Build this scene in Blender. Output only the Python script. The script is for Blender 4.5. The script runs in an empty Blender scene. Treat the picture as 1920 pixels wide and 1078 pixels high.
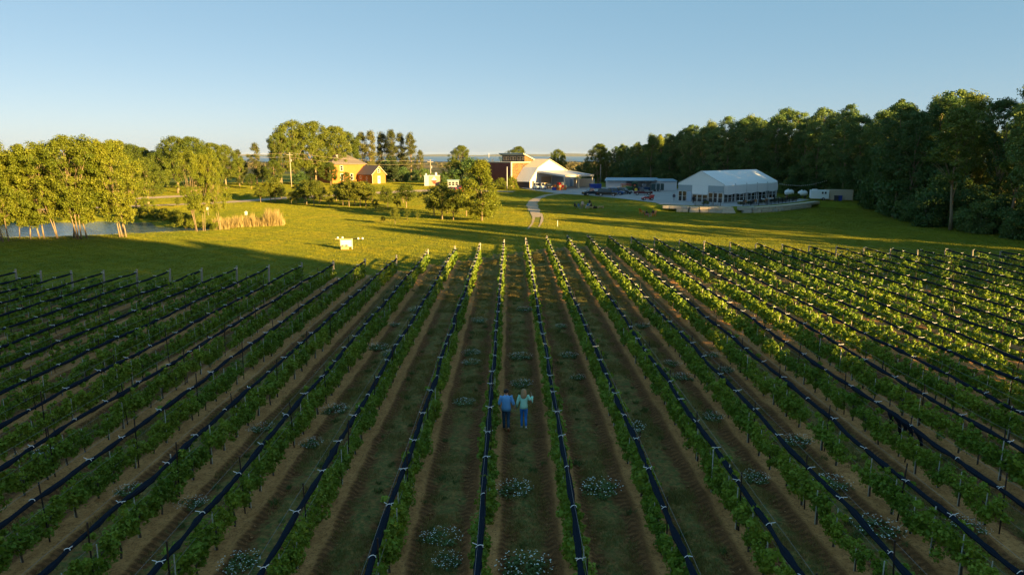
import bpy, bmesh, math, random
import numpy as np
from mathutils import Vector, Matrix

random.seed(7)
rng = np.random.default_rng(7)
S = bpy.context.scene
COL = S.collection
R = math.radians

# ------------------------------------------------------------------ camera, sky, sun, exposure
CAM_H, FPX, YH = 11.0, 1279.0, 291.0
PITCH = math.atan((539 - YH) / FPX)
cd = bpy.data.cameras.new('camera')
cam = bpy.data.objects.new('camera', cd)
COL.objects.link(cam)
cam.location = (0, 0, CAM_H)
cam.rotation_euler = (R(90) - PITCH, 0, -0.0016)
cd.sensor_width = 36.0
cd.lens = 36.0 * FPX / 1920.0
cd.clip_start, cd.clip_end = 0.5, 40000.0
S.camera = cam

SUN_EL = R(10.5)
SUN_TO = Vector((0.74, -0.67, 0)).normalized()          # ground direction towards the sun
W = bpy.data.worlds.new('World')
S.world = W
W.use_nodes = True
nt = W.node_tree
bg = nt.nodes['Background']
sky = nt.nodes.new('ShaderNodeTexSky')
sky.sky_type = 'NISHITA'
sky.sun_disc = False
sky.sun_elevation = SUN_EL
sky.sun_rotation = math.atan2(SUN_TO.x, SUN_TO.y)
sky.altitude = 100.0
sky.air_density = 0.6
sky.dust_density = 0.6
sky.ozone_density = 1.0
tint = nt.nodes.new('ShaderNodeMix'); tint.data_type = 'RGBA'; tint.blend_type = 'MULTIPLY'
tint.inputs[0].default_value = 1.0
tint.inputs[7].default_value = (0.34, 0.238, 0.19, 1)      # one even tint over the whole sky ...
nt.links.new(sky.outputs[0], tint.inputs[6])
veil = nt.nodes.new('ShaderNodeMix'); veil.data_type = 'RGBA'; veil.blend_type = 'ADD'
veil.inputs[0].default_value = 1.0
veil.inputs[7].default_value = (0.36, 0.94, 1.34, 1)          # ... and an even blue of the upper air, all round
nt.links.new(tint.outputs[2], veil.inputs[6])
nt.links.new(veil.outputs[2], bg.inputs[0])
bg.inputs[1].default_value = 0.05

sd = bpy.data.lights.new('sun', 'SUN')
sun = bpy.data.objects.new('sun', sd)
COL.objects.link(sun)
sd.energy = 4.0
sd.angle = R(0.5)
sd.color = (1.0, 0.65, 0.22)
sv = Vector((SUN_TO.x * math.cos(SUN_EL), SUN_TO.y * math.cos(SUN_EL), math.sin(SUN_EL)))
sun.rotation_euler = sv.to_track_quat('Z', 'Y').to_euler()
sun.location = (60, -60, 60)

S.view_settings.view_transform = 'Standard'
S.view_settings.look = 'None'
S.view_settings.gamma = 1.0
S.view_settings.use_curve_mapping = False
S.view_settings.exposure = 2.72
S.render.engine = 'CYCLES'
cy = S.cycles
cy.max_bounces = 5
cy.diffuse_bounces = 3
cy.glossy_bounces = 3
cy.transmission_bounces = 3
cy.transparent_max_bounces = 4
cy.use_denoising = True
cy.caustics_reflective = False
cy.caustics_refractive = False

# ------------------------------------------------------------------ helpers
def at(px, py, z=0.0):
    """point of the plane at height z seen through a pixel of the 1920-wide photograph"""
    a, b = (px - 960) / FPX, (539 - py) / FPX
    d = Vector((a, math.cos(PITCH) + b * math.sin(PITCH), -math.sin(PITCH) + b * math.cos(PITCH)))
    t = (z - CAM_H) / d.z
    return d.x * t, d.y * t

def sstep(a, b, x):
    t = np.clip((x - a) / (b - a), 0, 1)
    return t * t * (3 - 2 * t)

EDGE = np.array([(-150, 205, 40), (-60, 195, 40), (-10, 192, 40), (11, 176, 16), (28, 141, 9), (30.7, 137.9, 1.2), (36, 134.8, .5), (42, 133.3, .5),
                 (47, 133.8, .5), (52, 136.8, .5), (56.6, 141, .5), (62, 146.3, .5), (66, 150.3, .9), (70, 153, 22), (110, 168, 40), (260, 190, 40)], float)
POND = np.array([(-50, 100.5), (-57, 97), (-64, 94.3), (-75, 92.8), (-90, 93), (-98, 104), (-88, 116), (-72, 120), (-62, 117.5), (-58, 111), (-48, 107.5), (-43, 104.5)], float)

def poly_sd(P, X, Y, closed):
    """distance to a polyline, sign (+ on the left / inside), and arc parameter of the nearest point"""
    best = np.full(X.shape, 1e18); side = np.zeros(X.shape); par = np.zeros(X.shape)
    n = len(P)
    for i in range(n if closed else n - 1):
        a, b = P[i][:2], P[(i + 1) % n][:2]
        d = b - a; L2 = d @ d
        t = np.clip(((X - a[0]) * d[0] + (Y - a[1]) * d[1]) / L2, 0, 1)
        q = (X - a[0] - t * d[0]) ** 2 + (Y - a[1] - t * d[1]) ** 2
        m = q < best
        best = np.where(m, q, best); par = np.where(m, i + t, par)
        side = np.where(m, d[0] * (Y - a[1]) - d[1] * (X - a[0]), side)
    dist = np.sqrt(best)
    if closed:
        ins = np.zeros(X.shape, bool)
        for i in range(n):
            a, b = P[i], P[(i + 1) % n]
            c = ((a[1] > Y) != (b[1] > Y)) & (X < (b[0] - a[0]) * (Y - a[1]) / (b[1] - a[1] + 1e-12) + a[0])
            ins ^= c
        return np.where(ins, dist, -dist), par
    return np.where(side > 0, dist, -dist), par

def gz(X, Y):
    X = np.asarray(X, float); Y = np.asarray(Y, float)
    sdv, par = poly_sd(EDGE, X, Y, False)
    w = np.interp(par, np.arange(len(EDGE)), EDGE[:, 2])
    z = 1.1 * np.clip((sdv + w) / w, 0, 1) ** 2 * (3 - 2 * np.clip((sdv + w) / w, 0, 1))
    z = z + 1.2 * sstep(160, 214, Y) * sstep(0, -25, X) * sstep(420, 280, Y)
    pd, _ = poly_sd(POND, X, Y, True)
    z = z - 1.5 * sstep(-1.6, 2.2, pd)
    z = z - 13.6 * sstep(265, 1500, Y) - 8 * sstep(2500, 2750, Y)
    z = z + 0.10 * np.sin(X * .09 + 1.3) * np.sin(Y * .07) * sstep(80, 100, Y)
    return z

def g1(x, y):
    return float(gz(np.array([x]), np.array([y]))[0])

def gat(px, py):
    z = 0.0
    for _ in range(12):
        x, y = at(px, py, z)
        z = 0.5 * z + 0.5 * g1(x, y)
    x, y = at(px, py, z)
    return x, y, g1(x, y)

def pxm(y):
    return FPX / y

def tag(o, label=None, cat=None, group=None, kind=None):
    if label: o['label'] = label
    if cat: o['category'] = cat
    if group: o['group'] = group
    if kind: o['kind'] = kind
    return o

def empty(name, loc=(0, 0, 0), rz=0.0, parent=None):
    o = bpy.data.objects.new(name, None)
    COL.objects.link(o)
    o.location = loc
    o.rotation_euler = (0, 0, rz)
    o.empty_display_size = .3
    o.parent = parent
    return o

def mesh_np(name, V, F):
    me = bpy.data.meshes.new(name)
    V = np.asarray(V, np.float32); F = np.asarray(F, np.int32)
    k = F.shape[1]
    me.vertices.add(len(V)); me.vertices.foreach_set('co', V.ravel())
    me.loops.add(F.size); me.loops.foreach_set('vertex_index', F.ravel())
    me.polygons.add(len(F)); me.polygons.foreach_set('loop_start', np.arange(0, F.size, k, dtype=np.int32))
    me.update(calc_edges=True)
    return me

def obj(name, me, m=None, parent=None, smooth=False):
    if m is not None and not me.materials:
        me.materials.append(m)
    if smooth:
        me.polygons.foreach_set('use_smooth', np.ones(len(me.polygons), bool))
    o = bpy.data.objects.new(name, me)
    COL.objects.link(o)
    o.parent = parent
    return o

class MB:
    def __init__(s):
        s.v = []; s.f = []
    def add(s, V, F):
        n = len(s.v)
        s.v += [tuple(p) for p in V]
        s.f += [tuple(i + n for i in f) for f in F]
        return s
    def box(s, cx, cy, cz, sx, sy, sz, rz=0.0):
        c, d = math.cos(rz), math.sin(rz)
        V = []
        for z in (-.5, .5):
            for x, y in ((-.5, -.5), (.5, -.5), (.5, .5), (-.5, .5)):
                X, Y = x * sx, y * sy
                V.append((cx + c * X - d * Y, cy + d * X + c * Y, cz + z * sz))
        return s.add(V, [(3, 2, 1, 0), (4, 5, 6, 7), (0, 1, 5, 4), (1, 2, 6, 5), (2, 3, 7, 6), (3, 0, 4, 7)])
    def bb(s, x0, x1, y0, y1, z0, z1):
        return s.box((x0 + x1) / 2, (y0 + y1) / 2, (z0 + z1) / 2, abs(x1 - x0), abs(y1 - y0), abs(z1 - z0))
    def tube(s, pts, rad, n=6, cap=True):
        pts = [Vector(p) for p in pts]
        if not hasattr(rad, '__len__'): rad = [rad] * len(pts)
        V = []; F = []
        for i, p in enumerate(pts):
            d = (pts[min(i + 1, len(pts) - 1)] - pts[max(i - 1, 0)])
            d = d.normalized() if d.length > 1e-9 else Vector((0, 0, 1))
            ref = Vector((1, 0, 0)) if abs(d.x) < .8 else Vector((0, 1, 0))
            u = d.cross(ref).normalized(); w = d.cross(u)
            for j in range(n):
                a = 2 * math.pi * j / n
                V.append(p + (u * math.cos(a) + w * math.sin(a)) * rad[i])
        for i in range(len(pts) - 1):
            for j in range(n):
                F.append((i * n + j, i * n + (j + 1) % n, (i + 1) * n + (j + 1) % n, (i + 1) * n + j))
        if cap:
            F.append(tuple(range(n))[::-1]); F.append(tuple((len(pts) - 1) * n + j for j in range(n)))
        return s.add(V, F)
    def prism(s, poly, y0, y1, inset=0.0):
        """polygon in (x,z) extruded along y"""
        n = len(poly)
        V = [(x, y0, z) for x, z in poly] + [(x, y1, z) for x, z in poly]
        F = [tuple(range(n)), tuple(range(2 * n - 1, n - 1, -1))]
        F += [(i, i + n, (i + 1) % n + n, (i + 1) % n) for i in range(n)]
        return s.add(V, F)
    def lathe(s, prof, n=14, o=(0, 0, 0), axis='z'):
        V = []; F = []; m = len(prof)
        for r, h in prof:
            for j in range(n):
                a = 2 * math.pi * j / n
                p = (r * math.cos(a), r * math.sin(a), h)
                if axis == 'y': p = (p[0], p[2], p[1])
                if axis == 'x': p = (p[2], p[0], p[1])
                V.append((p[0] + o[0], p[1] + o[1], p[2] + o[2]))
        for i in range(m - 1):
            for j in range(n):
                F.append((i * n + j, i * n + (j + 1) % n, (i + 1) * n + (j + 1) % n, (i + 1) * n + j))
        F.append(tuple(range(n))[::-1]); F.append(tuple((m - 1) * n + j for j in range(n)))
        return s.add(V, F)
    def ball(s, c, r, nu=10, nv=7):
        if not hasattr(r, '__len__'): r = (r, r, r)
        prof = [(math.sin(math.pi * i / nv), -math.cos(math.pi * i / nv)) for i in range(nv + 1)]
        prof[0] = (.02, -1); prof[-1] = (.02, 1)
        V = []; F = []
        for a, h in prof:
            for j in range(nu):
                t = 2 * math.pi * j / nu
                V.append((c[0] + r[0] * a * math.cos(t), c[1] + r[1] * a * math.sin(t), c[2] + r[2] * h))
        for i in range(nv):
            for j in range(nu):
                F.append((i * nu + j, i * nu + (j + 1) % nu, (i + 1) * nu + (j + 1) % nu, (i + 1) * nu + j))
        return s.add(V, F)
    def mesh(s, name, bevel=0.0):
        me = bpy.data.meshes.new(name)
        me.from_pydata(s.v, [], s.f)
        bm = bmesh.new(); bm.from_mesh(me)
        bmesh.ops.recalc_face_normals(bm, faces=bm.faces)
        if bevel > 0:
            es = [e for e in bm.edges if len(e.link_faces) == 2 and e.calc_face_angle(0) > .5]
            bmesh.ops.bevel(bm, geom=es, offset=bevel, segments=1, affect='EDGES', clamp_overlap=True)
        bm.to_mesh(me); bm.free()
        return me
    def build(s, name, m, parent=None, smooth=False, bevel=0.0):
        return obj(name, s.mesh(name, bevel), m, parent, smooth)

def copy_tree(o, parent=None):
    c = o.copy()
    COL.objects.link(c)
    if parent is not None: c.parent = parent
    for ch in KIDS.get(o.name, ()) or list(o.children):
        copy_tree(ch, c)
    return c
KIDS = {}

ORD = ['first', 'second', 'third', 'fourth', 'fifth', 'sixth', 'seventh', 'eighth', 'ninth', 'tenth', 'eleventh', 'twelfth', 'thirteenth', 'fourteenth',
       'fifteenth', 'sixteenth', 'seventeenth', 'eighteenth', 'nineteenth', 'twentieth', 'twenty-first', 'twenty-second', 'twenty-third', 'twenty-fourth',
       'twenty-fifth', 'twenty-sixth', 'twenty-seventh', 'twenty-eighth', 'twenty-ninth', 'thirtieth', 'thirty-first', 'thirty-second', 'thirty-third', 'thirty-fourth', 'thirty-fifth', 'thirty-sixth', 'thirty-seventh', 'thirty-eighth', 'thirty-ninth', 'fortieth']

# ------------------------------------------------------------------ materials
def new_mat(name):
    m = bpy.data.materials.new(name)
    m.use_nodes = True
    t = m.node_tree
    return m, t, t.nodes['Principled BSDF'], t.nodes['Material Output']

def N(t, kind, **kw):
    n = t.nodes.new(kind)
    for k, v in kw.items():
        setattr(n, k, v)
    return n

def math_n(t, op, a, b=None, c=None, clamp=False):
    n = t.nodes.new('ShaderNodeMath'); n.operation = op; n.use_clamp = clamp
    for i, x in enumerate((a, b, c)):
        if x is None: continue
        if isinstance(x, (int, float)): n.inputs[i].default_value = x
        else: t.links.new(x, n.inputs[i])
    return n.outputs[0]

def mix_c(t, f, a, b):
    n = t.nodes.new('ShaderNodeMix'); n.data_type = 'RGBA'
    if isinstance(f, (int, float)): n.inputs[0].default_value = f
    else: t.links.new(f, n.inputs[0])
    for s, x in ((n.inputs[6], a), (n.inputs[7], b)):
        if isinstance(x, tuple): s.default_value = (*x[:3], 1)
        else: t.links.new(x, s)
    return n.outputs[2]

def noise(t, scale, detail=3, rough=.55, vec=None, w=None):
    n = t.nodes.new('ShaderNodeTexNoise')
    n.inputs['Scale'].default_value = scale; n.inputs['Detail'].default_value = detail; n.inputs['Roughness'].default_value = rough
    if vec is not None: t.links.new(vec, n.inputs['Vector'])
    return n.outputs[0]

def ramp(t, f, a, b):
    n = t.nodes.new('ShaderNodeMapRange'); n.interpolation_type = 'SMOOTHSTEP'
    n.inputs[1].default_value = a; n.inputs[2].default_value = b
    t.links.new(f, n.inputs[0])
    return n.outputs[0]

def pos(t):
    return t.nodes.new('ShaderNodeNewGeometry').outputs['Position']

def ocoord(t):
    return t.nodes.new('ShaderNodeTexCoord').outputs['Object']

def mapv(t, vec, scale=(1, 1, 1), rot=(0, 0, 0)):
    n = t.nodes.new('ShaderNodeMapping'); n.inputs['Scale'].default_value = scale; n.inputs['Rotation'].default_value = rot
    t.links.new(vec, n.inputs[0]); return n.outputs[0]

def bump(t, b, h, strength=.4, dist=.05):
    n = t.nodes.new('ShaderNodeBump'); n.inputs['Strength'].default_value = strength; n.inputs['Distance'].default_value = dist
    t.links.new(h, n.inputs['Height']); t.links.new(n.outputs[0], b.inputs['Normal'])

MATS = {}
def pm(name, c, rough=.6, metal=0.0, var=.18, scale=3.0, bmp=0.0, spec=.4):
    """plain surface with uneven tone"""
    if name in MATS: return MATS[name]
    m, t, b, o = new_mat(name)
    v = ocoord(t)
    f = noise(t, scale, 5, .6, v)
    lo = tuple(x * (1 - var) for x in c); hi = tuple(min(1, x * (1 + var)) for x in c)
    t.links.new(mix_c(t, f, lo, hi), b.inputs['Base Color'])
    b.inputs['Roughness'].default_value = rough; b.inputs['Metallic'].default_value = metal
    b.inputs['Specular IOR Level'].default_value = spec
    if bmp: bump(t, b, noise(t, scale * 6, 3, .6, v), bmp, .02)
    MATS[name] = m
    return m

def leaf_mat(name, c1, c2, trans=.3, objvar=.5, tw=(1.0, 1.0, .5), rough=.55, lawn=False):
    m, t, b, o = new_mat(name)
    geo = N(t, 'ShaderNodeNewGeometry')
    oi = N(t, 'ShaderNodeObjectInfo')
    n1 = noise(t, .35, 2, .5, geo.outputs['Position'])
    f = math_n(t, 'ADD', math_n(t, 'MULTIPLY', geo.outputs['Random Per Island'], .55), math_n(t, 'MULTIPLY', ramp(t, n1, .3, .7), .45))
    col = mix_c(t, f, c1, c2)
    if lawn:                                    # dry patches and faint mowing passes
        pp = geo.outputs['Position']
        col = mix_c(t, math_n(t, 'MULTIPLY', ramp(t, noise(t, .07, 4, .65, pp), .48, .72), .55), col, (.34, .25, .02))
        col = mix_c(t, math_n(t, 'MULTIPLY', ramp(t, noise(t, .028, 3, .6, pp), .5, .7), .45), col, (.07, .12, .01))
        wv = N(t, 'ShaderNodeTexWave', wave_type='BANDS', bands_direction='X'); wv.inputs['Scale'].default_value = .16; wv.inputs['Distortion'].default_value = 3.0
        wv.inputs['Detail'].default_value = 2; t.links.new(mapv(t, pp, (1, 1, 1), (0, 0, R(-52))), wv.inputs['Vector'])
        col = mix_c(t, math_n(t, 'MULTIPLY', ramp(t, wv.outputs['Fac'], .3, .7), .30), col, (.08, .115, .008))
    hs = N(t, 'ShaderNodeHueSaturation')
    t.links.new(col, hs.inputs['Color'])
    t.links.new(math_n(t, 'ADD', math_n(t, 'MULTIPLY', oi.outputs['Random'], objvar), 1 - objvar / 2), hs.inputs['Value'])
    t.links.new(math_n(t, 'ADD', math_n(t, 'MULTIPLY', oi.outputs['Random'], -.03 * objvar * 2), .5 + .015 * objvar * 2), hs.inputs['Hue'])
    t.links.new(hs.outputs[0], b.inputs['Base Color'])
    b.inputs['Roughness'].default_value = rough
    b.inputs['Specular IOR Level'].default_value = .25
    tr = N(t, 'ShaderNodeBsdfTranslucent')
    mx = N(t, 'ShaderNodeMixShader'); mx.inputs[0].default_value = trans
    vm = N(t, 'ShaderNodeMix', data_type='RGBA', blend_type='MULTIPLY'); vm.inputs[0].default_value = 1
    t.links.new(hs.outputs[0], vm.inputs[6]); vm.inputs[7].default_value = (*tw, 1)
    t.links.new(vm.outputs[2], tr.inputs[0])
    t.links.new(b.outputs[0], mx.inputs[1]); t.links.new(tr.outputs[0], mx.inputs[2])
    t.links.new(mx.outputs[0], o.inputs[0])
    MATS[name] = m
    return m

L_POND = leaf_mat('leaf_pond', (.088, .13, .012), (.185, .20, .016), .3, .28)
L_DARK = leaf_mat('leaf_broad', (.06, .10, .014), (.14, .165, .018))
L_WOOD = leaf_mat('leaf_wood', (.06, .125, .04), (.125, .19, .045), .28)
L_WOOD2 = leaf_mat('leaf_wood_warm', (.085, .145, .032), (.21, .24, .035), .28)
L_POPLAR = leaf_mat('leaf_poplar', (.07, .085, .022), (.13, .14, .04))
L_ORCH = leaf_mat('leaf_orchard', (.07, .105, .012), (.16, .17, .018))
L_CONE = leaf_mat('leaf_conifer', (.02, .04, .014), (.045, .065, .02), .1)
L_VINE = leaf_mat('leaf_vine', (.13, .245, .026), (.31, .37, .038), .35, .25)
L_WEED = leaf_mat('leaf_weed', (.08, .13, .035), (.13, .19, .05), .2, .3)
L_LAWN = leaf_mat('blade_lawn', (.11, .15, .008), (.32, .285, .013), .3, .12, lawn=True)
L_AISLE = leaf_mat('blade_aisle', (.12, .16, .045), (.46, .30, .11), .3, .35)
L_REED = leaf_mat('blade_reed', (.26, .19, .075), (.42, .32, .13), .25, .2, (1, .9, .7))
M_FLOWER = pm('white_petal', (.8, .8, .74), .7, var=.1, spec=.1)
M_BARK = pm('pale_bark', (.21, .155, .095), .85, var=.35, scale=2.2, bmp=.5)
M_BARKD = pm('dark_bark', (.10, .08, .06), .9, var=.35, scale=2.2, bmp=.5)
M_NET = pm('black_net', (.014, .02, .032), .95, var=.4, scale=14, bmp=.6, spec=.03)
M_TIE = pm('white_plastic_tie', (.82, .82, .82), .5, var=.05)
M_STAKE = pm('weathered_white_stake', (.55, .53, .46), .8, var=.2, spec=.1)
M_STEEL = pm('rusty_dark_steel', (.035, .025, .02), .6, .3, var=.4)
M_POST = pm('grey_timber_post', (.30, .26, .21), .85, var=.3, scale=5, bmp=.4)
M_WIRE = pm('galvanised_wire', (.22, .22, .22), .5, .4, var=.1)
# ------------------------------------------------------------------ ground, water, far land
def lawn_material():
    m, t, b, o = new_mat('lawn')
    p = pos(t)
    n1 = noise(t, .08, 4, .6, p); n2 = noise(t, 1.3, 4, .6, p)
    st = noise(t, .9, 2, .5, mapv(t, p, (1, .12, 1), (0, 0, R(35))))
    f = math_n(t, 'ADD', math_n(t, 'MULTIPLY', n1, .5), math_n(t, 'ADD', math_n(t, 'MULTIPLY', n2, .25), math_n(t, 'MULTIPLY', st, .25)))
    c = mix_c(t, ramp(t, f, .35, .65), (.11, .14, .010), (.20, .195, .012))
    # far land: dry olive and tan fields
    sep = N(t, 'ShaderNodeSeparateXYZ'); t.links.new(p, sep.inputs[0])
    far = ramp(t, sep.outputs[1], 300, 420)
    vo = N(t, 'ShaderNodeTexVoronoi'); vo.inputs['Scale'].default_value = .006; t.links.new(p, vo.inputs['Vector'])
    fc = mix_c(t, ramp(t, vo.outputs['Color'], .3, .7), (.06, .07, .025), (.19, .14, .06))
    t.links.new(mix_c(t, far, c, fc), b.inputs['Base Color'])
    b.inputs['Roughness'].default_value = .9; b.inputs['Specular IOR Level'].default_value = .1
    bump(t, b, noise(t, 9, 4, .7, p), .8, .05)
    return m

def grow(a, b, first, k):
    out = []; x = a; s = first
    while x < b:
        x += s; s *= k; out.append(min(x, b))
    return out
xs = [-v for v in grow(110, 16000, 3, 1.18)][::-1] + list(np.arange(-110, 110.01, 1.0)) + grow(110, 16000, 3, 1.18)
ys = [-v for v in grow(60, 4000, 4, 1.35)][::-1] + list(np.arange(-60, 88, 3.0)) + list(np.arange(88, 232, .8)) + grow(232, 16000, 3, 1.13)
GX, GY = np.meshgrid(np.array(xs), np.array(ys))
GZ = gz(GX.ravel(), GY.ravel())
GZ = GZ - .22 * ((np.abs(GX.ravel() - 4) < 60) & (GY.ravel() > 2) & (GY.ravel() < np.interp(GX.ravel(), [-50, -41, -10, 0, 20, 40, 60], [53, 53, 60, 68, 72, 66, 64])))
V = np.stack([GX.ravel(), GY.ravel(), GZ], 1)
ny, nx = GX.shape
ii = (np.arange(ny - 1)[:, None] * nx + np.arange(nx - 1)[None, :]).ravel()
F = np.stack([ii, ii + 1, ii + nx + 1, ii + nx], 1)
tag(obj('ground', mesh_np('ground', V, F), lawn_material(), smooth=True), kind='structure')

def water_material(name, deep, br, sc, st):
    m, t, b, o = new_mat(name)
    p = pos(t)
    t.links.new(mix_c(t, noise(t, .02, 3, .5, p), deep, tuple(x * 1.4 for x in deep)), b.inputs['Base Color'])
    b.inputs['Roughness'].default_value = br; b.inputs['IOR'].default_value = 1.33; b.inputs['Specular IOR Level'].default_value = .6
    bump(t, b, noise(t, sc, 3, .5, p), st, .14)
    return m
mb = MB()
pc = POND.mean(0)
outer = [tuple(pc + (q - pc) * 1.12) for q in POND]
mb.add([(x, y, -.42) for x, y in outer], [tuple(range(len(outer)))])
tag(mb.build('pond_water', water_material('pond', (.05, .085, .11), .10, 1.6, .6)), kind='structure')
mb = MB(); mb.add([(-16000, 2560, -13.2), (16000, 2560, -13.2), (16000, 15500, -13.2), (-16000, 15500, -13.2)], [(0, 1, 2, 3)])
tag(mb.build('lake_water', water_material('lake', (.03, .09, .16), .35, .05, .3)), kind='structure')
# far shore: a low uneven ridge
n = 240; V = []; F = []
for i in range(n):
    x = -14000 + 28000 * i / (n - 1)
    h = 22 + 10 * math.sin(i * .21) + 7 * math.sin(i * .63 + 2) + 4 * random.random()
    for dy, z in ((0, -14), (250, h * .7 - 10), (700, h), (1600, -14)):
        V.append((x, 12000 + dy, z))
for i in range(n - 1):
    for j in range(3):
        F.append((i * 4 + j, i * 4 + j + 1, i * 4 + j + 5, i * 4 + j + 4))
tag(obj('far_hills', mesh_np('far_hills', V, F), pm('far_shore', (.10, .11, .09), .9, scale=.002), smooth=True), kind='structure')

# strips laid over the terrain (road, track, gravel)
def strip(name, pts, wid, m, lift=.05, step=1.5, across=4):
    P = []
    for (x0, y0), (x1, y1) in zip(pts[:-1], pts[1:]):
        P.append((x0, y0))
    P.append(pts[-1])
    P = np.array(P, float)
    d = np.r_[0, np.cumsum(np.hypot(*np.diff(P, axis=0).T))]
    q = np.arange(0, d[-1], step)
    # smooth the polyline
    X = np.interp(q, d, P[:, 0]); Y = np.interp(q, d, P[:, 1])
    k = np.ones(7) / 7
    Xp = np.convolve(np.pad(X, 3, mode='edge'), k, 'valid'); Yp = np.convolve(np.pad(Y, 3, mode='edge'), k, 'valid')
    tx, ty = np.gradient(Xp), np.gradient(Yp); l = np.hypot(tx, ty) + 1e-9
    nxv, nyv = -ty / l, tx / l
    wd = np.interp(q / max(q[-1], 1e-6), np.linspace(0, 1, len(wid)), wid) if hasattr(wid, '__len__') else np.full(len(q), wid)
    jit = 1 + .10 * np.sin(q * .5) + .06 * rng.standard_normal(len(q))
    V = []
    for a in np.linspace(-.5, .5, across + 1):
        V.append(np.stack([Xp + nxv * wd * a * jit, Yp + nyv * wd * a * jit], 1))
    V = np.stack(V, 1).reshape(-1, 2)
    z = gz(V[:, 0], V[:, 1]) + lift
    V = np.c_[V, z]
    n, mcol = len(q), across + 1
    i0 = (np.arange(n - 1)[:, None] * mcol + np.arange(across)[None, :]).ravel()
    F = np.stack([i0, i0 + 1, i0 + mcol + 1, i0 + mcol], 1)
    ROADS.append((np.stack([Xp, Yp], 1), float(np.max(wd)) / 2 + .3))
    return tag(obj(name, mesh_np(name, V, F), m, smooth=True), kind='structure')
ROADS = []
def gravel_material(name, a, b_, sc=.4):
    m, t, b, o = new_mat(name)
    p = pos(t)
    f = math_n(t, 'ADD', math_n(t, 'MULTIPLY', noise(t, sc, 5, .65, p), .6), math_n(t, 'MULTIPLY', noise(t, 14, 2, .6, p), .4))
    t.links.new(mix_c(t, ramp(t, f, .3, .7), a, b_), b.inputs['Base Color'])
    b.inputs['Roughness'].default_value = .9; b.inputs['Specular IOR Level'].default_value = .15
    bump(t, b, noise(t, 20, 3, .7, p), .6, .03)
    return m
M_GRAVEL = gravel_material('gravel', (.32, .25, .18), (.46, .37, .27))
def gp(*pp): return [gat(x, y)[:2] for x, y in pp]
road_px = [(-60, 398), (130, 392), (250, 387), (400, 381), (540, 371), (640, 366), (770, 359), (880, 357), (985, 360)]
strip('driveway_road', gp(*road_px), 4.6, M_GRAVEL, step=2)
strip('side_road', gp((150, 377), (240, 373), (330, 369), (420, 363)), 4.5, M_GRAVEL, step=2)
strip('gravel_track', gp((1052, 363.5), (1022, 368), (1004, 375), (999, 384), (1003, 394), (1008, 403), (1010, 409)), [2.3, 2.4, 2.6, 2.5, 2.0, 1.0], M_GRAVEL, step=.8)
strip('wheel_rut', gp((1015, 400), (1019, 409), (1017, 418), (1011, 428)), [.6, .5, .4, .2], M_GRAVEL, step=.8)
strip('wheel_rut', gp((999, 398), (1003, 409), (1000, 420), (990, 432)), [.6, .5, .4, .2], M_GRAVEL, step=.8)
# car park: polygon grid on the plateau
cpoly = np.array(gp((1000, 357), (1048, 363.2), (1100, 366.5), (1160, 372), (1235, 381)) + [(30.2, 139.5), (36, 136), (42, 134.2), (47, 134.7), (52, 137.8), (56.4, 142), (62, 148), (68, 156), (64, 172), (52, 205), (30, 216), (14, 222), (3, 209)])
gx, gy = np.meshgrid(np.arange(0, 72, .4), np.arange(130, 226, .4))
sdv, _ = poly_sd(cpoly, gx.ravel(), gy.ravel(), True)
ok = (sdv > -.25).reshape(gx.shape)
V = np.stack([gx.ravel(), gy.ravel(), gz(gx.ravel(), gy.ravel()) + .045], 1)
ny, nx = gx.shape
ii = (np.arange(ny - 1)[:, None] * nx + np.arange(nx - 1)[None, :])
q = ok[:-1, :-1] & ok[1:, :-1] & ok[:-1, 1:] & ok[1:, 1:]
ii = ii[q]
tag(obj('car_park', mesh_np('car_park', V, np.stack([ii, ii + 1, ii + nx + 1, ii + nx], 1)), gravel_material('car_park_gravel', (.27, .26, .26), (.40, .38, .37), .25), smooth=True), kind='structure')
CPOLY = cpoly

# ------------------------------------------------------------------ vineyard rows: where they run
ROW0, PITCH_R = -0.79, 2.5
END_T = [(-19, 511), (-17, 510), (-16, 510), (-15, 513), (-13, 512), (-10, 508), (-9, 504), (-8, 502), (-7, 497.5), (-6, 494), (-5, 490), (-4, 483), (-3, 472), (-2, 466), (-1, 460), (0, 453.5),
         (1, 450), (2, 446), (3, 443), (4, 441), (5, 442.5), (6, 444), (7, 446), (8, 450), (9, 452), (10, 455), (11, 457), (13, 461), (15, 465), (18, 469), (21, 472), (24, 474)]
KS = list(range(-19, 24))
def row_x(k): return ROW0 + PITCH_R * k
def row_end(k):
    y = np.interp(k, [a for a, _ in END_T], [b for _, b in END_T])
    return at(960, float(y), 1.55)[1]
def row_start(k): return max(9.0, abs(row_x(k)) / .75 - 12)
ROWS = [(k, row_x(k), row_start(k), row_end(k)) for k in KS]
def row_name(k):
    return f'{ORD[-k]} row left of the couple' if k <= 0 else f'{ORD[k - 1]} row right of the couple'

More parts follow.
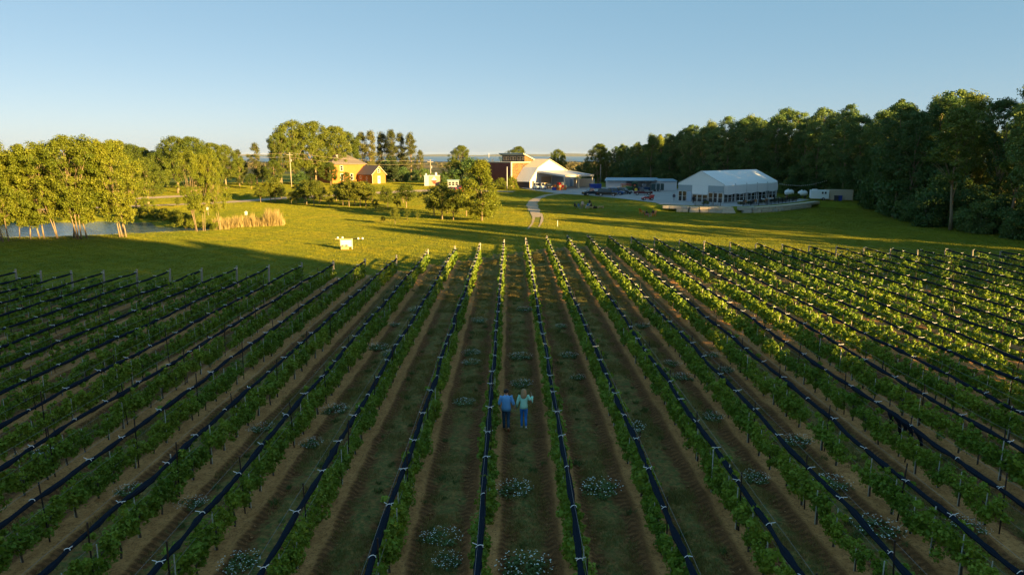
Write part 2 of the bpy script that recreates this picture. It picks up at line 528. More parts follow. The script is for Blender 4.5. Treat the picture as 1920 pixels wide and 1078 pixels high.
# vineyard soil: one furrowed sheet
def soil_material():
    m, t, b, o = new_mat('vineyard_soil')
    p = pos(t)
    sep = N(t, 'ShaderNodeSeparateXYZ'); t.links.new(p, sep.inputs[0])
    u = math_n(t, 'SUBTRACT', math_n(t, 'FRACT', math_n(t, 'ADD', math_n(t, 'DIVIDE', math_n(t, 'SUBTRACT', sep.outputs[0], ROW0), PITCH_R), .5)), .5)
    us = math_n(t, 'MULTIPLY', u, PITCH_R)                      # signed metres from the row
    d = math_n(t, 'ABSOLUTE', us)
    n1 = noise(t, .45, 5, .65, p); n2 = noise(t, 4.0, 4, .65, p); n3 = noise(t, 22, 3, .6, p)
    # bare earth: sandy near the vine, darker wheel lanes
    wob = math_n(t, 'MULTIPLY', math_n(t, 'SUBTRACT', n1, .5), .35)
    dd = math_n(t, 'ADD', d, wob)
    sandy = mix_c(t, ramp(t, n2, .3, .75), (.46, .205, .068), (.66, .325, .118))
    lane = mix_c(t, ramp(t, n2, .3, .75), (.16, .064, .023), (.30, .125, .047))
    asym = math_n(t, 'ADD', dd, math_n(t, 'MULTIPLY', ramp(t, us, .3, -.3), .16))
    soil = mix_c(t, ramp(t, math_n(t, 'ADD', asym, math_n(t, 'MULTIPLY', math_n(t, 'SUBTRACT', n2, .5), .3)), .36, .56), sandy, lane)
    n6 = noise(t, 55, 3, .7, p); n7 = noise(t, 13, 4, .75, p)
    clod = math_n(t, 'MULTIPLY', ramp(t, n7, .50, .62), .55)
    soil = mix_c(t, clod, soil, (.10, .05, .022))
    soil = mix_c(t, math_n(t, 'MULTIPLY', ramp(t, n6, .56, .68), .4), soil, (.70, .46, .24))
    # tyre tread bars across the lanes
    wv = N(t, 'ShaderNodeTexWave', wave_type='BANDS', bands_direction='Y'); wv.inputs['Scale'].default_value = 1.25; wv.inputs['Distortion'].default_value = 3.5
    wv.inputs['Detail'].default_value = 2; t.links.new(p, wv.inputs['Vector'])
    tread = math_n(t, 'MULTIPLY', ramp(t, wv.outputs['Fac'], .45, .8), math_n(t, 'MULTIPLY', ramp(t, dd, .4, .52), ramp(t, dd, .92, .74)))
    soil = mix_c(t, math_n(t, 'MULTIPLY', tread, .6), soil, (.09, .045, .02))
    n5 = noise(t, 7.0, 4, .7, p)
    grass = mix_c(t, ramp(t, n5, .38, .66), (.10, .12, .035), (.32, .185, .06))
    n4 = noise(t, 1.5, 5, .7, p)
    gf = math_n(t, 'MULTIPLY', ramp(t, math_n(t, 'ADD', dd, math_n(t, 'MULTIPLY', math_n(t, 'SUBTRACT', n4, .5), 1.3)), .66, 1.0), math_n(t, 'MULTIPLY', ramp(t, n1, .22, .5), ramp(t, n2, .28, .52)))
    fary = ramp(t, math_n(t, 'ADD', sep.outputs[1], math_n(t, 'MULTIPLY', n1, 20)), 52, 76)
    gf2 = math_n(t, 'MAXIMUM', gf, math_n(t, 'MULTIPLY', fary, ramp(t, dd, .22, .5)))
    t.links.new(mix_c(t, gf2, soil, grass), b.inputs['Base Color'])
    b.inputs['Roughness'].default_value = .95; b.inputs['Specular IOR Level'].default_value = .1
    h = math_n(t, 'ADD', math_n(t, 'MULTIPLY', n2, .8), math_n(t, 'SUBTRACT', math_n(t, 'MULTIPLY', n3, .35), math_n(t, 'MULTIPLY', tread, .7)))
    bump(t, b, h, .8, .07)
    return m
offs = np.array([-1.25, -1.0, -.84, -.68, -.56, -.44, -.3, 0, .3, .44, .56, .68, .84, 1.0])
hts = np.array([.0, -.01, -.05, -.05, .02, .05, .03, .05, .03, .05, .02, -.05, -.05, -.01])
yy = np.arange(5, 84, .4)
Vs = []; Fs = []; base = 0
colx = np.concatenate([row_x(k) + offs for k in KS]); colh = np.tile(hts, len(KS))
colend = np.repeat([r[3] + 1.2 for r in ROWS], len(offs)); colst = np.repeat([r[2] - 4 for r in ROWS], len(offs))
X, Y = np.meshgrid(colx, yy)
Zs = colh[None, :] * (1 + .5 * rng.standard_normal(X.shape)) + .07 + .012 * rng.standard_normal(X.shape)
X = X + .035 * rng.standard_normal(X.shape)
ny, nx = X.shape
ii = (np.arange(ny - 1)[:, None] * nx + np.arange(nx - 1)[None, :])
keep = (Y[1:, :-1] < colend[None, :-1]) & (Y[:-1, :-1] > colst[None, :-1])
ii = ii[keep]
F = np.stack([ii, ii + 1, ii + nx + 1, ii + nx], 1)
used, inv = np.unique(F, return_inverse=True)
VV = np.stack([X.ravel(), Y.ravel(), Zs.ravel()], 1)[used]
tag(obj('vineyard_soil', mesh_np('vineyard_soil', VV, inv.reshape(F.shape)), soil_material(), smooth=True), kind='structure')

# ------------------------------------------------------------------ leaves and trees
def leaf_cloud(C, Rr, per, size, g, up=.35, flat=.8, shell=.45, aspect=.75):
    C = np.asarray(C, float); Rr = np.asarray(Rr, float)
    n = len(C) * per
    d = g.standard_normal((n, 3)); d /= np.linalg.norm(d, axis=1, keepdims=True)
    r = np.repeat(Rr, per) * g.random(n) ** shell
    off = d * r[:, None]; off[:, 2] *= flat
    P = np.repeat(C, per, 0) + off
    nrm = d * .7 + g.standard_normal((n, 3)) * .6 + np.array([0, 0, up]); nrm /= np.linalg.norm(nrm, axis=1, keepdims=True)
    t = np.cross(nrm, g.standard_normal((n, 3))); t /= np.linalg.norm(t, axis=1, keepdims=True) + 1e-9
    b = np.cross(nrm, t)
    s = (size * (.6 + .8 * g.random(n)))[:, None]
    V = np.empty((n, 4, 3))
    V[:, 0] = P - t * s * .5; V[:, 1] = P + b * s * .5 * aspect + nrm * s * .12
    V[:, 2] = P + t * s * .5; V[:, 3] = P - b * s * .5 * aspect + nrm * s * .12
    F = np.arange(n * 4).reshape(n, 4)
    return V.reshape(-1, 3), F

def blades(P, hgt, wid, g, lean=.5, rows=1):
    n = len(P)
    a = g.random(n) * 2 * np.pi
    dx = np.stack([np.cos(a), np.sin(a), np.zeros(n)], 1)
    la = g.random(n) * 2 * np.pi; lm = lean * g.random(n)
    h = hgt * (.5 + .8 * g.random(n))
    tip = P + np.stack([np.cos(la) * lm * h, np.sin(la) * lm * h, h], 1)
    w = (wid * (.6 + .8 * g.random(n)))[:, None]
    V = np.stack([P - dx * w / 2, P + dx * w / 2, tip], 1)
    return V.reshape(-1, 3), np.arange(n * 3).reshape(n, 3)

def prof_round(t): return math.sqrt(max(0.02, 1 - (2 * t - .95) ** 2 / 1.1))
def prof_tall(t): return max(.15, min(1, 2.8 * t + .35) * (1 - t ** 2.2) ** .6)
def prof_cone(t): return max(.05, 1 - t)
def prof_willow(t): return max(.2, (1 - (t - .5) ** 2 * 2.4))

PROTO = {}
def proto_tree(key, seed, h, cb, cr, prof, ncl, clr, per, ls, tr, leaf, bark, lean=(0, 0), trunks=1, spread=.6, limbs=12, twist=.25, flat=.8, name='tree'):
    g = np.random.default_rng(seed); rr = random.Random(seed)
    mb = MB()
    tops = []
    for k in range(trunks):
        a = rr.random() * 6.28 if trunks > 1 else 0
        ex = lean[0] + (math.cos(a) * spread if trunks > 1 else 0); ey = lean[1] + (math.sin(a) * spread if trunks > 1 else 0)
        pts = []; rad = []
        bx, by = (math.cos(a) * .35, math.sin(a) * .35) if trunks > 1 else (0, 0)
        L = h * .86
        ph = rr.random() * 6
        for i in range(8):
            u = i / 7
            pts.append((bx + ex * u ** 1.3 + twist * math.sin(ph + u * 5) * u, by + ey * u ** 1.3 + twist * math.cos(ph * 2 + u * 4) * u, -.25 + (L + .25) * u))
            rad.append(tr * (1.25 if i == 0 else 1) * (1 - .86 * u) / (1 if trunks == 1 else 1.25))
        mb.tube(pts, rad, 7)
        tops.append(pts)
    C = []; Rr = []
    lob = [(rr.random() * 6.28, rr.random(), .75 + .5 * rr.random()) for _ in range(7)]
    for i in range(ncl):
        t = rr.random() ** .9
        a = rr.random() * 6.28
        lump = 1 + .6 * sum(math.cos(a - la) * math.exp(-((t - lt) / .25) ** 2) * (lw - .5) for la, lt, lw in lob)
        rad = prof(t) * cr * lump * (.35 + .65 * math.sqrt(rr.random()))
        z = cb + (h - cb) * t
        u = min(1, z / (h * .86))
        C.append((lean[0] * u + math.cos(a) * rad, lean[1] * u + math.sin(a) * rad, z - clr * .3))
        Rr.append(clr * (.6 + .7 * rr.random()))
    idx = list(range(ncl)); rr.shuffle(idx)
    for i in idx[:limbs]:
        c = Vector(C[i]); pts = tops[i % len(tops)]
        zs = max(.18 * h, c.z - cr * .9 - .1 * h)
        j = min(range(8), key=lambda q: abs(pts[q][2] - zs))
        p0 = Vector(pts[j]); mid = (p0 + c) / 2 + Vector((rr.uniform(-.3, .3), rr.uniform(-.3, .3), .12 * (c - p0).length))
        r0 = tr * .42 * (1 - .6 * j / 7)
        mb.tube([p0, (p0 + mid) / 2 + Vector((0, 0, .05)), mid, c], [r0, r0 * .75, r0 * .5, r0 * .15], 5)
    tm = mb.mesh('trunk'); tm.materials.append(bark)
    tm.polygons.foreach_set('use_smooth', np.ones(len(tm.polygons), bool))
    V, F = leaf_cloud(C, Rr, per, ls, g, flat=flat)
    V[:, 2] = np.maximum(V[:, 2], .1)
    cm = mesh_np('crown', V, F); cm.materials.append(leaf)
    PROTO[key] = (tm, cm, h)

def tree(key, name, x, y, h, label, cat='tree', group=None, rz=None, wide=1.0, z=None):
    tm, cm, h0 = PROTO[key]
    z = g1(x, y) if z is None else z
    o = empty(name, (x, y, z - .03), random.random() * 6.28 if rz is None else rz)
    s = h / h0
    o.scale = (s * wide, s * wide, s)
    tag(o, label, cat, group)
    if tm is not None: obj('trunk', tm, None, o)
    obj('crown', cm, None, o)
    return o

for i in range(4):
    proto_tree(f'pond{i}', 20 + i, 13, (2.3, 3.2, 3.8, 2.6)[i], 3.6, prof_willow, 150, .62, 105, .18, .11, L_POND, M_BARK, lean=((2.2, -.6), (-1.8, .8), (.6, 1.0), (-2.8, -1.0))[i], trunks=(1, 2, 3, 1)[i], spread=1.5, limbs=24, twist=.6)
for i in range(3):
    proto_tree(f'broad{i}', 40 + i, 18, 4.5, 6.6, prof_round, 230, 1.1, 120, .28, .42, L_DARK, M_BARK, trunks=(1, 2, 1)[i], spread=2.6, limbs=22, twist=.5)
for i in range(3):
    proto_tree(f'poplar{i}', 60 + i, 17, 2.5, 2.7, prof_tall, 80, 1.05, 125, .27, .26, L_POPLAR, M_BARK, limbs=22, twist=.35)
for i in range(4):
    proto_tree(f'young{i}', 80 + i, 4.6, 1.55, 1.35, prof_round, 42, .5, 120, .145, .075, L_ORCH, M_BARK, limbs=6, twist=.08)
for i in range(5):
    proto_tree(f'wood{i}', 100 + i, 21, (4.5, 7, 3, 9, 5)[i], (3.9, 3.0, 4.3, 2.9, 3.8)[i], (prof_round, prof_tall, prof_round, prof_tall, prof_round)[i], (170, 110, 190, 100, 160)[i], .95, 105, .27, .26, (L_WOOD, L_WOOD2)[i % 2], M_BARK, limbs=16, twist=.5, lean=(random.uniform(-1, 1), random.uniform(-1, 1)))
for i in range(2):
    proto_tree(f'bush{i}', 120 + i, 6, .3, 3.0, prof_round, 60, 1.1, 120, .3, .1, L_WOOD, M_BARKD, trunks=3, limbs=5, spread=1.2)
for i in range(2):
    proto_tree(f'shrub{i}', 125 + i, 3, .1, 1.7, prof_round, 40, .6, 110, .18, .06, L_POND, M_BARK, trunks=3, limbs=4, spread=.8)
proto_tree('cone', 130, 10, .5, 2.6, prof_cone, 110, .75, 120, .24, .2, L_CONE, M_BARKD, limbs=10, twist=.05, flat=.5)
proto_tree('tallyoung', 131, 10.2, .9, 2.9, prof_tall, 170, .75, 130, .19, .16, L_POND, M_BARK, limbs=20, twist=.1)
proto_tree('patio', 132, 3.6, 1.5, .95, prof_round, 26, .42, 70, .17, .05, L_DARK, M_BARK, limbs=5, twist=.05)
# ------------------------------------------------------------------ tree planting
def atY(px_, Y): return (px_ - 960) / FPX * Y
def top_h(py_, Y, x): return CAM_H - (py_ - YH) * Y / FPX - g1(x, Y)
# pond-side trees, left to right: base px, base py, top py, proto
PT = [(5, 452, 268, 0, .9), (15, 453, 262, 1, .9), (40, 449, 296, 3, .8), (60, 449, 280, 0, .9), (78, 447, 285, 3, 1), (86, 448, 272, 0, .95), (112, 448, 268, 1, .9), (141, 447, 262, 3, 1), (153, 448, 256, 2, 1.0), (166, 447, 262, 0, .9),
      (233, 445, 264, 2, 1.0), (240, 445, 272, 0, .85), (374, 434, 284, 2, .72), (385, 433, 290, 1, .62), (416, 431, 280, 1, .58), (-40, 450, 262, 2, 1), (-80, 452, 268, 1, 1)]
for i, (px_, py_, ty, k, wd) in enumerate(sorted(PT)):
    x, y = at(px_, py_, 0)
    h = CAM_H - (ty - YH) * y / FPX
    tree(f'pond{k}', 'pond_tree', x, y, h, f'sunlit slender tree on the near pond bank, {ORD[i]} from the left', 'tree', 'sunlit trees on the pond bank', wide=wd, z=0)
# trees standing on the far side of the pond
for i, (px_, Y, ty, k) in enumerate([(-30, 132, 270, 'pond1'), (262, 146, 290, 'pond1'), (285, 150, 296, 'broad0'),
                                     (-12, 150, 274, 'broad2')]):
    x = atY(px_, Y)
    tree(k, 'bankside_tree', x, Y, top_h(ty, Y, x), f'leafy tree on the far side of the pond, {ORD[i]} planted', 'tree', 'trees beyond the pond', wide=1.0)
G_BACK = []
for px_, Y, ty, k, nm in [(-10, 190, 285, 'broad0', 'left'), (60, 200, 286, 'broad1', ''), (95, 195, 283, 'broad2', ''), (150, 205, 287, 'broad0', ''), (205, 200, 270, 'broad2', ''), (238, 196, 266, 'broad1', ''), (262, 188, 272, 'broad0', ''), (282, 194, 278, 'broad2', ''), (303, 190, 284, 'broad0', ''), (322, 196, 280, 'broad1', ''), (250, 184, 310, 'broad2', ''), (290, 182, 315, 'broad1', ''), (180, 186, 305, 'broad0', ''), (342, 182, 258, 'broad0', ''), (372, 186, 259, 'broad1', ''), (408, 190, 270, 'broad2', ''),
                          (432, 192, 273, 'broad0', ''), (457, 200, 281, 'poplar0', ''), (462, 215, 300, 'broad1', ''), (490, 205, 268, 'poplar1', ''), (500, 212, 310, 'broad2', ''), (478, 190, 325, 'broad0', '')]:
    x = atY(px_, Y)
    G_BACK.append((px_, x, Y, top_h(ty, Y, x), k))
for i, (px_, x, Y, h, k) in enumerate(sorted(G_BACK)):
    tree(k, 'broadleaf_tree', x, Y, h, f'dark broadleaf tree behind the left road, {ORD[i]} from the left', 'tree', 'broadleaf trees behind the road')
for i, (px_, Y, ty, k, w) in enumerate([(535, 205, 252, 'broad1', .85), (560, 212, 230, 'broad0', 1.0), (598, 216, 232, 'broad2', 1.0), (635, 222, 240, 'broad1', .9), (522, 196, 300, 'broad2', .9), (660, 240, 250, 'broad0', .8)]):
    x = atY(px_, Y)
    tree(k, 'great_maple', x, Y, top_h(ty, Y, x), f'huge dark green tree with pale limbs left of the brick house, {ORD[i]} of the clump', 'tree', 'great trees left of the brick house', wide=w)
for i, (px_, Y, ty) in enumerate([(686, 246, 250), (703, 244, 246), (722, 247, 250), (741, 244, 246), (757, 248, 250), (775, 245, 251), (793, 258, 282)]):
    x = atY(px_, Y)
    tree(f'poplar{i % 3}', 'poplar_tree', x, Y, top_h(ty, Y, x), f'tall ragged poplar behind the brick house, {ORD[i]} from the left', 'tree', 'poplars behind the brick house', wide=1.0)
x = atY(743, 226); tree('cone', 'spruce_tree', x, 226, top_h(292, 226, x), 'dark spruce right of the brick house extension', 'tree', wide=1.5)
for px_, Y, ty, k, lab, w in [(868, 235, 274, 'broad1', 'round leafy tree left of the brick winery block against the lake', .8), (975, 268, 276, 'broad2', 'tree crown rising behind the clerestory roof', .9), (1047, 250, 281, 'broad0', 'round dark tree behind the white barn gable', .8),
                              (1122, 232, 271, 'broad1', 'tall leafy tree right of the canopy', .75), (1136, 226, 300, 'poplar2', 'thin ragged tree between the canopy and the open shed', 1.2), (1100, 250, 306, 'bush0', 'low bush behind the storage container', 1),
                              (858, 214, 300, 'broad2', 'bushy tree behind the painted shed, nearest the road', 1), (886, 208, 298, 'bush1', 'dark bushy tree left of the brick wall', 1.0), (905, 206, 302, 'broad0', 'dark leafy tree directly before the brick wall end', .8), (838, 226, 322, 'bush0', 'low bush right behind the painted shed', 1), (800, 232, 316, 'bush1', 'bush left behind the painted shed', 1),
                              (961, 201, 330, 'shrub0', 'small dark round tree beside the white flagpole', .9), (942, 200, 333, 'shrub1', 'small leafy tree left of the white flagpole', .9), (626, 203, 304, 'broad2', 'spreading brownish tree before the brick house wall', 1.1), (590, 207, 312, 'broad0', 'leafy tree left of the brick house, beside the road', .9), (735, 232, 300, 'bush1', 'leafy bush behind the brick house extension', 1.0), (762, 230, 314, 'bush0', 'low bush between the spruce and the painted shed', 1.1), (784, 238, 318, 'bush1', 'low bush left of the painted shed', 1.0), (572, 206, 322, 'bush0', 'bush at the foot of the great trees', 1.2), (655, 201, 322, 'broad1', 'rounded tree at the corner of the brick house', 1.0)]:
    x = atY(px_, Y); tree(k, 'leafy_tree', x, Y, top_h(ty, Y, x), lab, 'tree', None, wide=w)
# orchard saplings
OR = [(491, 380, 347), (510, 379, 344), (518.5, 379, 334), (549, 384, 361), (557.5, 382, 359), (573, 382, 344), (577.5, 384, 340), (591, 386, 340), (620, 389, 359), (645.5, 386, 344), (657, 387.5, 340), (667, 385, 342), (677.5, 388, 342), (688, 387, 344),
      (706.5, 395, 374), (729.5, 391.5, 355), (748, 391.5, 372), (764, 390, 347), (758, 381, 350), (720, 419, 406), (743, 421, 391), (765.5, 413, 394), (785, 413, 398), (816, 405, 354), (831.5, 412, 349), (852, 413, 362), (876.5, 406, 351),
      (530, 375, 345), (604, 377, 343), (633, 378, 346), (700, 380, 350), (722, 378, 352), (840, 400, 358), (336, 388, 372), (640, 384, 350), (602, 384, 348), (565, 377, 350)]
for i, (px_, py_, ty) in enumerate(sorted(OR)):
    x, y, z = gat(px_, py_)
    h = (py_ - ty) * y / FPX * 1.03
    dark = px_ in (764, 758, 816, 831.5, 840, 688)
    w = 1.0 if h < 4 else 1.15
    tree(f'young{i % 4}', 'orchard_tree', x, y, h, f'young round-headed orchard tree on the lawn, {ORD[i]} from the left', 'tree', 'young orchard trees on the lawn', wide=w * (1.25 if dark else 1))
x, y, z = gat(905.6, 414)
tree('tallyoung', 'aspen_tree', x, y, 10.3, 'tall bright young tree with pale trunk at the right end of the orchard', 'tree', wide=1.1)
# pond edge greenery
for i, (px_, Y, h) in enumerate([(296, 119, 1.8), (312, 117, 2.0), (336, 113.5, 2.1), (350, 109, 2.2), (364, 108, 2.0), (268, 120, 1.8), (240, 122, 1.6), (205, 123, 1.4), (160, 125, 1.5), (100, 125, 1.4), (50, 124, 1.6), (395, 107, 1.4), (408, 105, 1.2), (278, 141, 2.4)]):
    x = atY(px_, Y)
    tree(f'shrub{i % 2}', 'pond_shrub', x, Y, h, f'low sunlit shrub on the pond edge, {ORD[i]} planted', 'shrub', 'shrubs round the pond', z=max(-.3, g1(x, Y)))
# tan reeds
RX = np.linspace(390, 540, 23); RH = .75 + .5 * rng.random(23)
P = []
for _ in range(6200):
    u = rng.random()
    px_ = 395 + 142 * u - (6 * rng.random() if u > .9 else 0)
    clump = (1.0 if 502 < px_ < 526 else .7 if 526 <= px_ < 531 or 496 < px_ <= 502 else .66 if 440 < px_ < 478 else .45) * float(np.interp(px_, RX, RH))
    Y = 106.5 + 6 * rng.random() + (u - .5) * 5
    P.append((atY(px_, Y), Y, clump))
P = np.array(P); zz = gz(P[:, 0], P[:, 1])
Vs, Fs = blades(np.c_[P[:, :2], zz], (2.3 * P[:, 2]), .07, rng, .25)
tag(obj('reeds', mesh_np('reeds', Vs, Fs), L_REED), kind='stuff')

# dark wood on the right
WEDGE = [(34, 262), (46, 238), (58, 212), (70, 186), (80, 165), (79, 148), (70, 122), (67, 104), (69, 88)]
Wd = np.r_[0, np.cumsum(np.hypot(*np.diff(np.array(WEDGE), axis=0).T))]
def wedge(s): return np.interp(s, Wd, [p[0] for p in WEDGE]), np.interp(s, Wd, [p[1] for p in WEDGE])
wr = random.Random(3)
s = 0.0; row = []
cnt = 0
for depth in range(5):
    s = wr.uniform(0, 3)
    while s < Wd[-1]:
        x, y = wedge(s); x2, y2 = wedge(min(s + 1, Wd[-1])); 
        tx, ty = x2 - x, y2 - y
        l = math.hypot(tx, ty) or 1
        nx_, ny_ = -ty / l, tx / l                      # into the wood (right of a line drawn towards the camera is -, so flip)
        if nx_ < 0: nx_, ny_ = -nx_, -ny_
        d = depth * 6.5 + wr.uniform(-1.8, 1.8)
        X_, Y_ = x + nx_ * d + wr.uniform(-1, 1), y + ny_ * d
        h = (12.0 + 8.0 * min(1, s / 70)) * wr.uniform(.86, 1.07) * (1.0 + .05 * depth)
        if depth >= 2 and 40 < s < 165: h *= .72
        tc = X_ * SUN_TO.y * -1 + Y_ * SUN_TO.x
        if 123.5 < tc < 131 and X_ > 62: h = min(h, 6.5)
        k = f'wood{wr.randrange(5)}'
        tree(k, 'wood_tree', X_, Y_, h, f'front line tree of the dark wood, {ORD[cnt]} from the shed end' if depth == 0 else 'tree crown showing above the front line of the dark wood', 'tree', 'front line trees of the dark wood' if depth == 0 else 'inner trees of the dark wood', wide=wr.uniform(.95, 1.2))
        cnt += 1
        s += wr.uniform(4.4, 6.6) * (1 if depth < 2 else 1.2)
UG = []
s = 0
while s < Wd[-1]:
    x, y = wedge(s)
    for q in range(2):
        X_, Y_ = x + wr.uniform(-1.5, 1.5) + (2.5 if q else -1), y + wr.uniform(-1.5, 1.5)
        UG.append((X_, Y_, wr.uniform(.55, 1.15) * (1.5 if q else .85), f'bush{wr.randrange(2)}'))
    s += wr.uniform(3.0, 4.4)
# the same wood goes on, out of frame, towards and behind the camera (it shades the vineyard)
OFF = []
def shade(t, sb, s_tree, k, wide=1.0, el=10.5, hmul=1.0):
    """tree whose tip shadow reaches along-sun coordinate sb on the line with cross coordinate t"""
    ux, uy = -SUN_TO.x, -SUN_TO.y
    nx_, ny_ = -uy * -1, 0
    n_ = (SUN_TO.y * -1, SUN_TO.x)                       # perpendicular
    X_ = t * n_[0] + s_tree * ux; Y_ = t * n_[1] + s_tree * uy
    h = (sb - s_tree) * math.tan(R(el)) * hmul
    OFF.append((X_, Y_, h, k, wide))
for t in np.arange(-34, 31, 4.5):
    shade(t, 112 + 6 * math.sin(t), -46 - 3 * math.sin(t * 1.7), f'broad{int(t) % 3}', 1.0)
for t in (34.5, 37.5):
    shade(t, 92, -52, 'wood1', 1.0)
for t in np.arange(43, 64, 4):
    shade(t, 3 + 2 * math.sin(t * 2), -44, f'bush{int(t) % 2}', 1.0)
for t in np.arange(64, 79, 4.5):
    shade(t, 88, -42, 'wood3', .9)
for t in np.arange(84, 90, 3):
    shade(t, 20, -22, f'bush{int(t) % 2}', 1.0)
for t in (92.5, 95.2):
    shade(t, 74, -9, f'wood{int(t) % 3}', 1.0)
for t in (103, 105.5, 108, 110.5, 113):
    shade(t, 92, -1, f'wood{int(t) % 3}', 1.0)
SHADE_TREES = OFF

# far wood beyond the buildings as one mass
g = np.random.default_rng(5)
C = []; Rr = []
for _ in range(2600):
    Y = 300 + 2200 * g.random() ** 2.2
    X = (g.random() - .5) * 2 * Y * .85
    if 15 < X < 60 and Y < 330: continue
    b = math.sin(X * .013) + math.sin(Y * .011 + X * .004)
    if b < -.4: continue
    z = g1(X, Y)
    r = 3.2 * (1 + Y / 1500)
    C.append((X, Y, z + r * .8)); Rr.append(r * (.7 + .6 * g.random()))
V, F = leaf_cloud(C, Rr, 64, 1.25, g, up=.5, flat=.75)
V[:, 2] = np.maximum(V[:, 2], gz(V[:, 0], V[:, 1]))
tag(obj('far_woods', mesh_np('far_woods', V, F), leaf_mat('leaf_far', (.07, .075, .03), (.15, .12, .05), .2)), kind='stuff')

# ------------------------------------------------------------------ mown lawn: short blades on tiles
def tile_object(name, n, size, h, w, m, lean=.6, seed=1, zoff=0.0):
    g = np.random.default_rng(seed)
    P = np.c_[(g.random((n, 2)) - .5) * size, np.zeros(n) + zoff]
    V, F = blades(P, h, w, g, lean)
    me = mesh_np(name, V, F); me.materials.append(m)
    return bpy.data.objects.new(name, me)          # not linked: only instanced

def instancer(name, P, tile, size=None, smin=.85, smax=1.2):
    me = bpy.data.meshes.new(name)
    me.vertices.add(len(P)); me.vertices.foreach_set('co', np.asarray(P, np.float32).ravel())
    if size is not None:
        at_ = me.attributes.new('size', 'FLOAT_VECTOR', 'POINT'); at_.data.foreach_set('vector', np.asarray(size, np.float32).ravel())
    o = bpy.data.objects.new(name, me); COL.objects.link(o)
    ng = bpy.data.node_groups.new(name, 'GeometryNodeTree')
    ng.interface.new_socket('Geometry', in_out='INPUT', socket_type='NodeSocketGeometry')
    ng.interface.new_socket('Geometry', in_out='OUTPUT', socket_type='NodeSocketGeometry')
    gi = ng.nodes.new('NodeGroupInput'); go = ng.nodes.new('NodeGroupOutput')
    ip = ng.nodes.new('GeometryNodeInstanceOnPoints'); oi = ng.nodes.new('GeometryNodeObjectInfo'); oi.inputs['Object'].default_value = tile
    rv = ng.nodes.new('FunctionNodeRandomValue'); rv.data_type = 'FLOAT_VECTOR'
    rv.inputs[0].default_value = (-.03, -.03, 0); rv.inputs[1].default_value = (.03, .03, 6.283)
    rs = ng.nodes.new('FunctionNodeRandomValue'); rs.data_type = 'FLOAT'
    rs.inputs[2].default_value = smin; rs.inputs[3].default_value = smax; rs.inputs['Seed'].default_value = 4
    ng.links.new(gi.outputs[0], ip.inputs['Points']); ng.links.new(oi.outputs['Geometry'], ip.inputs['Instance'])
    ng.links.new(rv.outputs[0], ip.inputs['Rotation'])
    if size is None:
        ng.links.new(rs.outputs[1], ip.inputs['Scale'])
    else:
        na = ng.nodes.new('GeometryNodeInputNamedAttribute'); na.data_type = 'FLOAT_VECTOR'; na.inputs['Name'].default_value = 'size'
        ng.links.new(na.outputs[0], ip.inputs['Scale'])
    ng.links.new(ip.outputs[0], go.inputs[0])
    o.modifiers.new('scatter', 'NODES').node_group = ng
    return tag(o, kind='stuff')

def whole_tree(key):
    tm, cm, h = PROTO[key]
    bm = bmesh.new(); bm.from_mesh(tm); n0 = len(bm.faces); bm.from_mesh(cm)
    bm.faces.ensure_lookup_table()
    for f_ in bm.faces[n0:]: f_.material_index = 1
    me = bpy.data.meshes.new('whole_' + key); bm.to_mesh(me); bm.free()
    me.materials.append(tm.materials[0]); me.materials.append(cm.materials[0])
    return bpy.data.objects.new('whole_' + key, me)
WHOLE = {}
def grove(name, items):
    by = {}
    for X_, Y_, s_, w_, k in items: by.setdefault(k, []).append((X_, Y_, s_, w_))
    for k, L_ in by.items():
        if k not in WHOLE: WHOLE[k] = whole_tree(k)
        A = np.array(L_)
        instancer(name, np.c_[A[:, :2], gz(A[:, 0], A[:, 1]) - .03], WHOLE[k], size=np.c_[A[:, 2] * A[:, 3], A[:, 2] * A[:, 3], A[:, 2]])
for t_ in np.arange(92, 117, 2.2):  # bushes added out of frame to block low sun passing under the crowns
    if 98.5 < t_ < 101.5: continue
    s_ = -4 + 1.5 * math.sin(t_ * 3)
    UG.append((t_ * -SUN_TO.y - s_ * SUN_TO.x, t_ * SUN_TO.x - s_ * SUN_TO.y, 1.0, f'bush{int(t_) % 2}'))
grove('undergrowth', [(a, b, s_, 1.0, k) for a, b, s_, k in UG])
grove('wood_beside_vineyard', [(a, b, h / PROTO[k][2], w_, k) for a, b, h, k, w_ in SHADE_TREES])
pts = []
gx, gy = np.meshgrid(np.arange(-140, 110, 1.5), np.arange(46, 222, 1.5))
X = (gx + .5 * (rng.random(gx.shape) - .5)).ravel(); Y = (gy + .5 * (rng.random(gx.shape) - .5)).ravel()
vis = (np.abs(X) < Y * .80 + 6)
X, Y = X[vis], Y[vis]
endy = np.interp(X, [r[1] for r in ROWS], [r[3] for r in ROWS])
ok = (Y > endy + 1.0) | (X > ROWS[-1][1] + 1.5) | (X < ROWS[0][1] - 1.5)
pd, _ = poly_sd(POND, X, Y, True); ok &= pd < -.6
cp, _ = poly_sd(CPOLY, X, Y, True); ok &= cp < -1.0
for ln, hw in ROADS:
    dmin = np.full(X.shape, 1e9)
    for a, b in zip(ln[:-1:2], ln[2::2]):
        d = b - a; L2 = d @ d + 1e-9
        tt = np.clip(((X - a[0]) * d[0] + (Y - a[1]) * d[1]) / L2, 0, 1)
        dmin = np.minimum(dmin, np.hypot(X - a[0] - tt * d[0], Y - a[1] - tt * d[1]))
    ok &= dmin > hw - .15
X, Y = X[ok], Y[ok]
instancer('lawn_grass', np.c_[X, Y, gz(X, Y) - .01], tile_object('lawn_tile', 330, 2.0, .085, .035, L_LAWN, 1.1, 11))

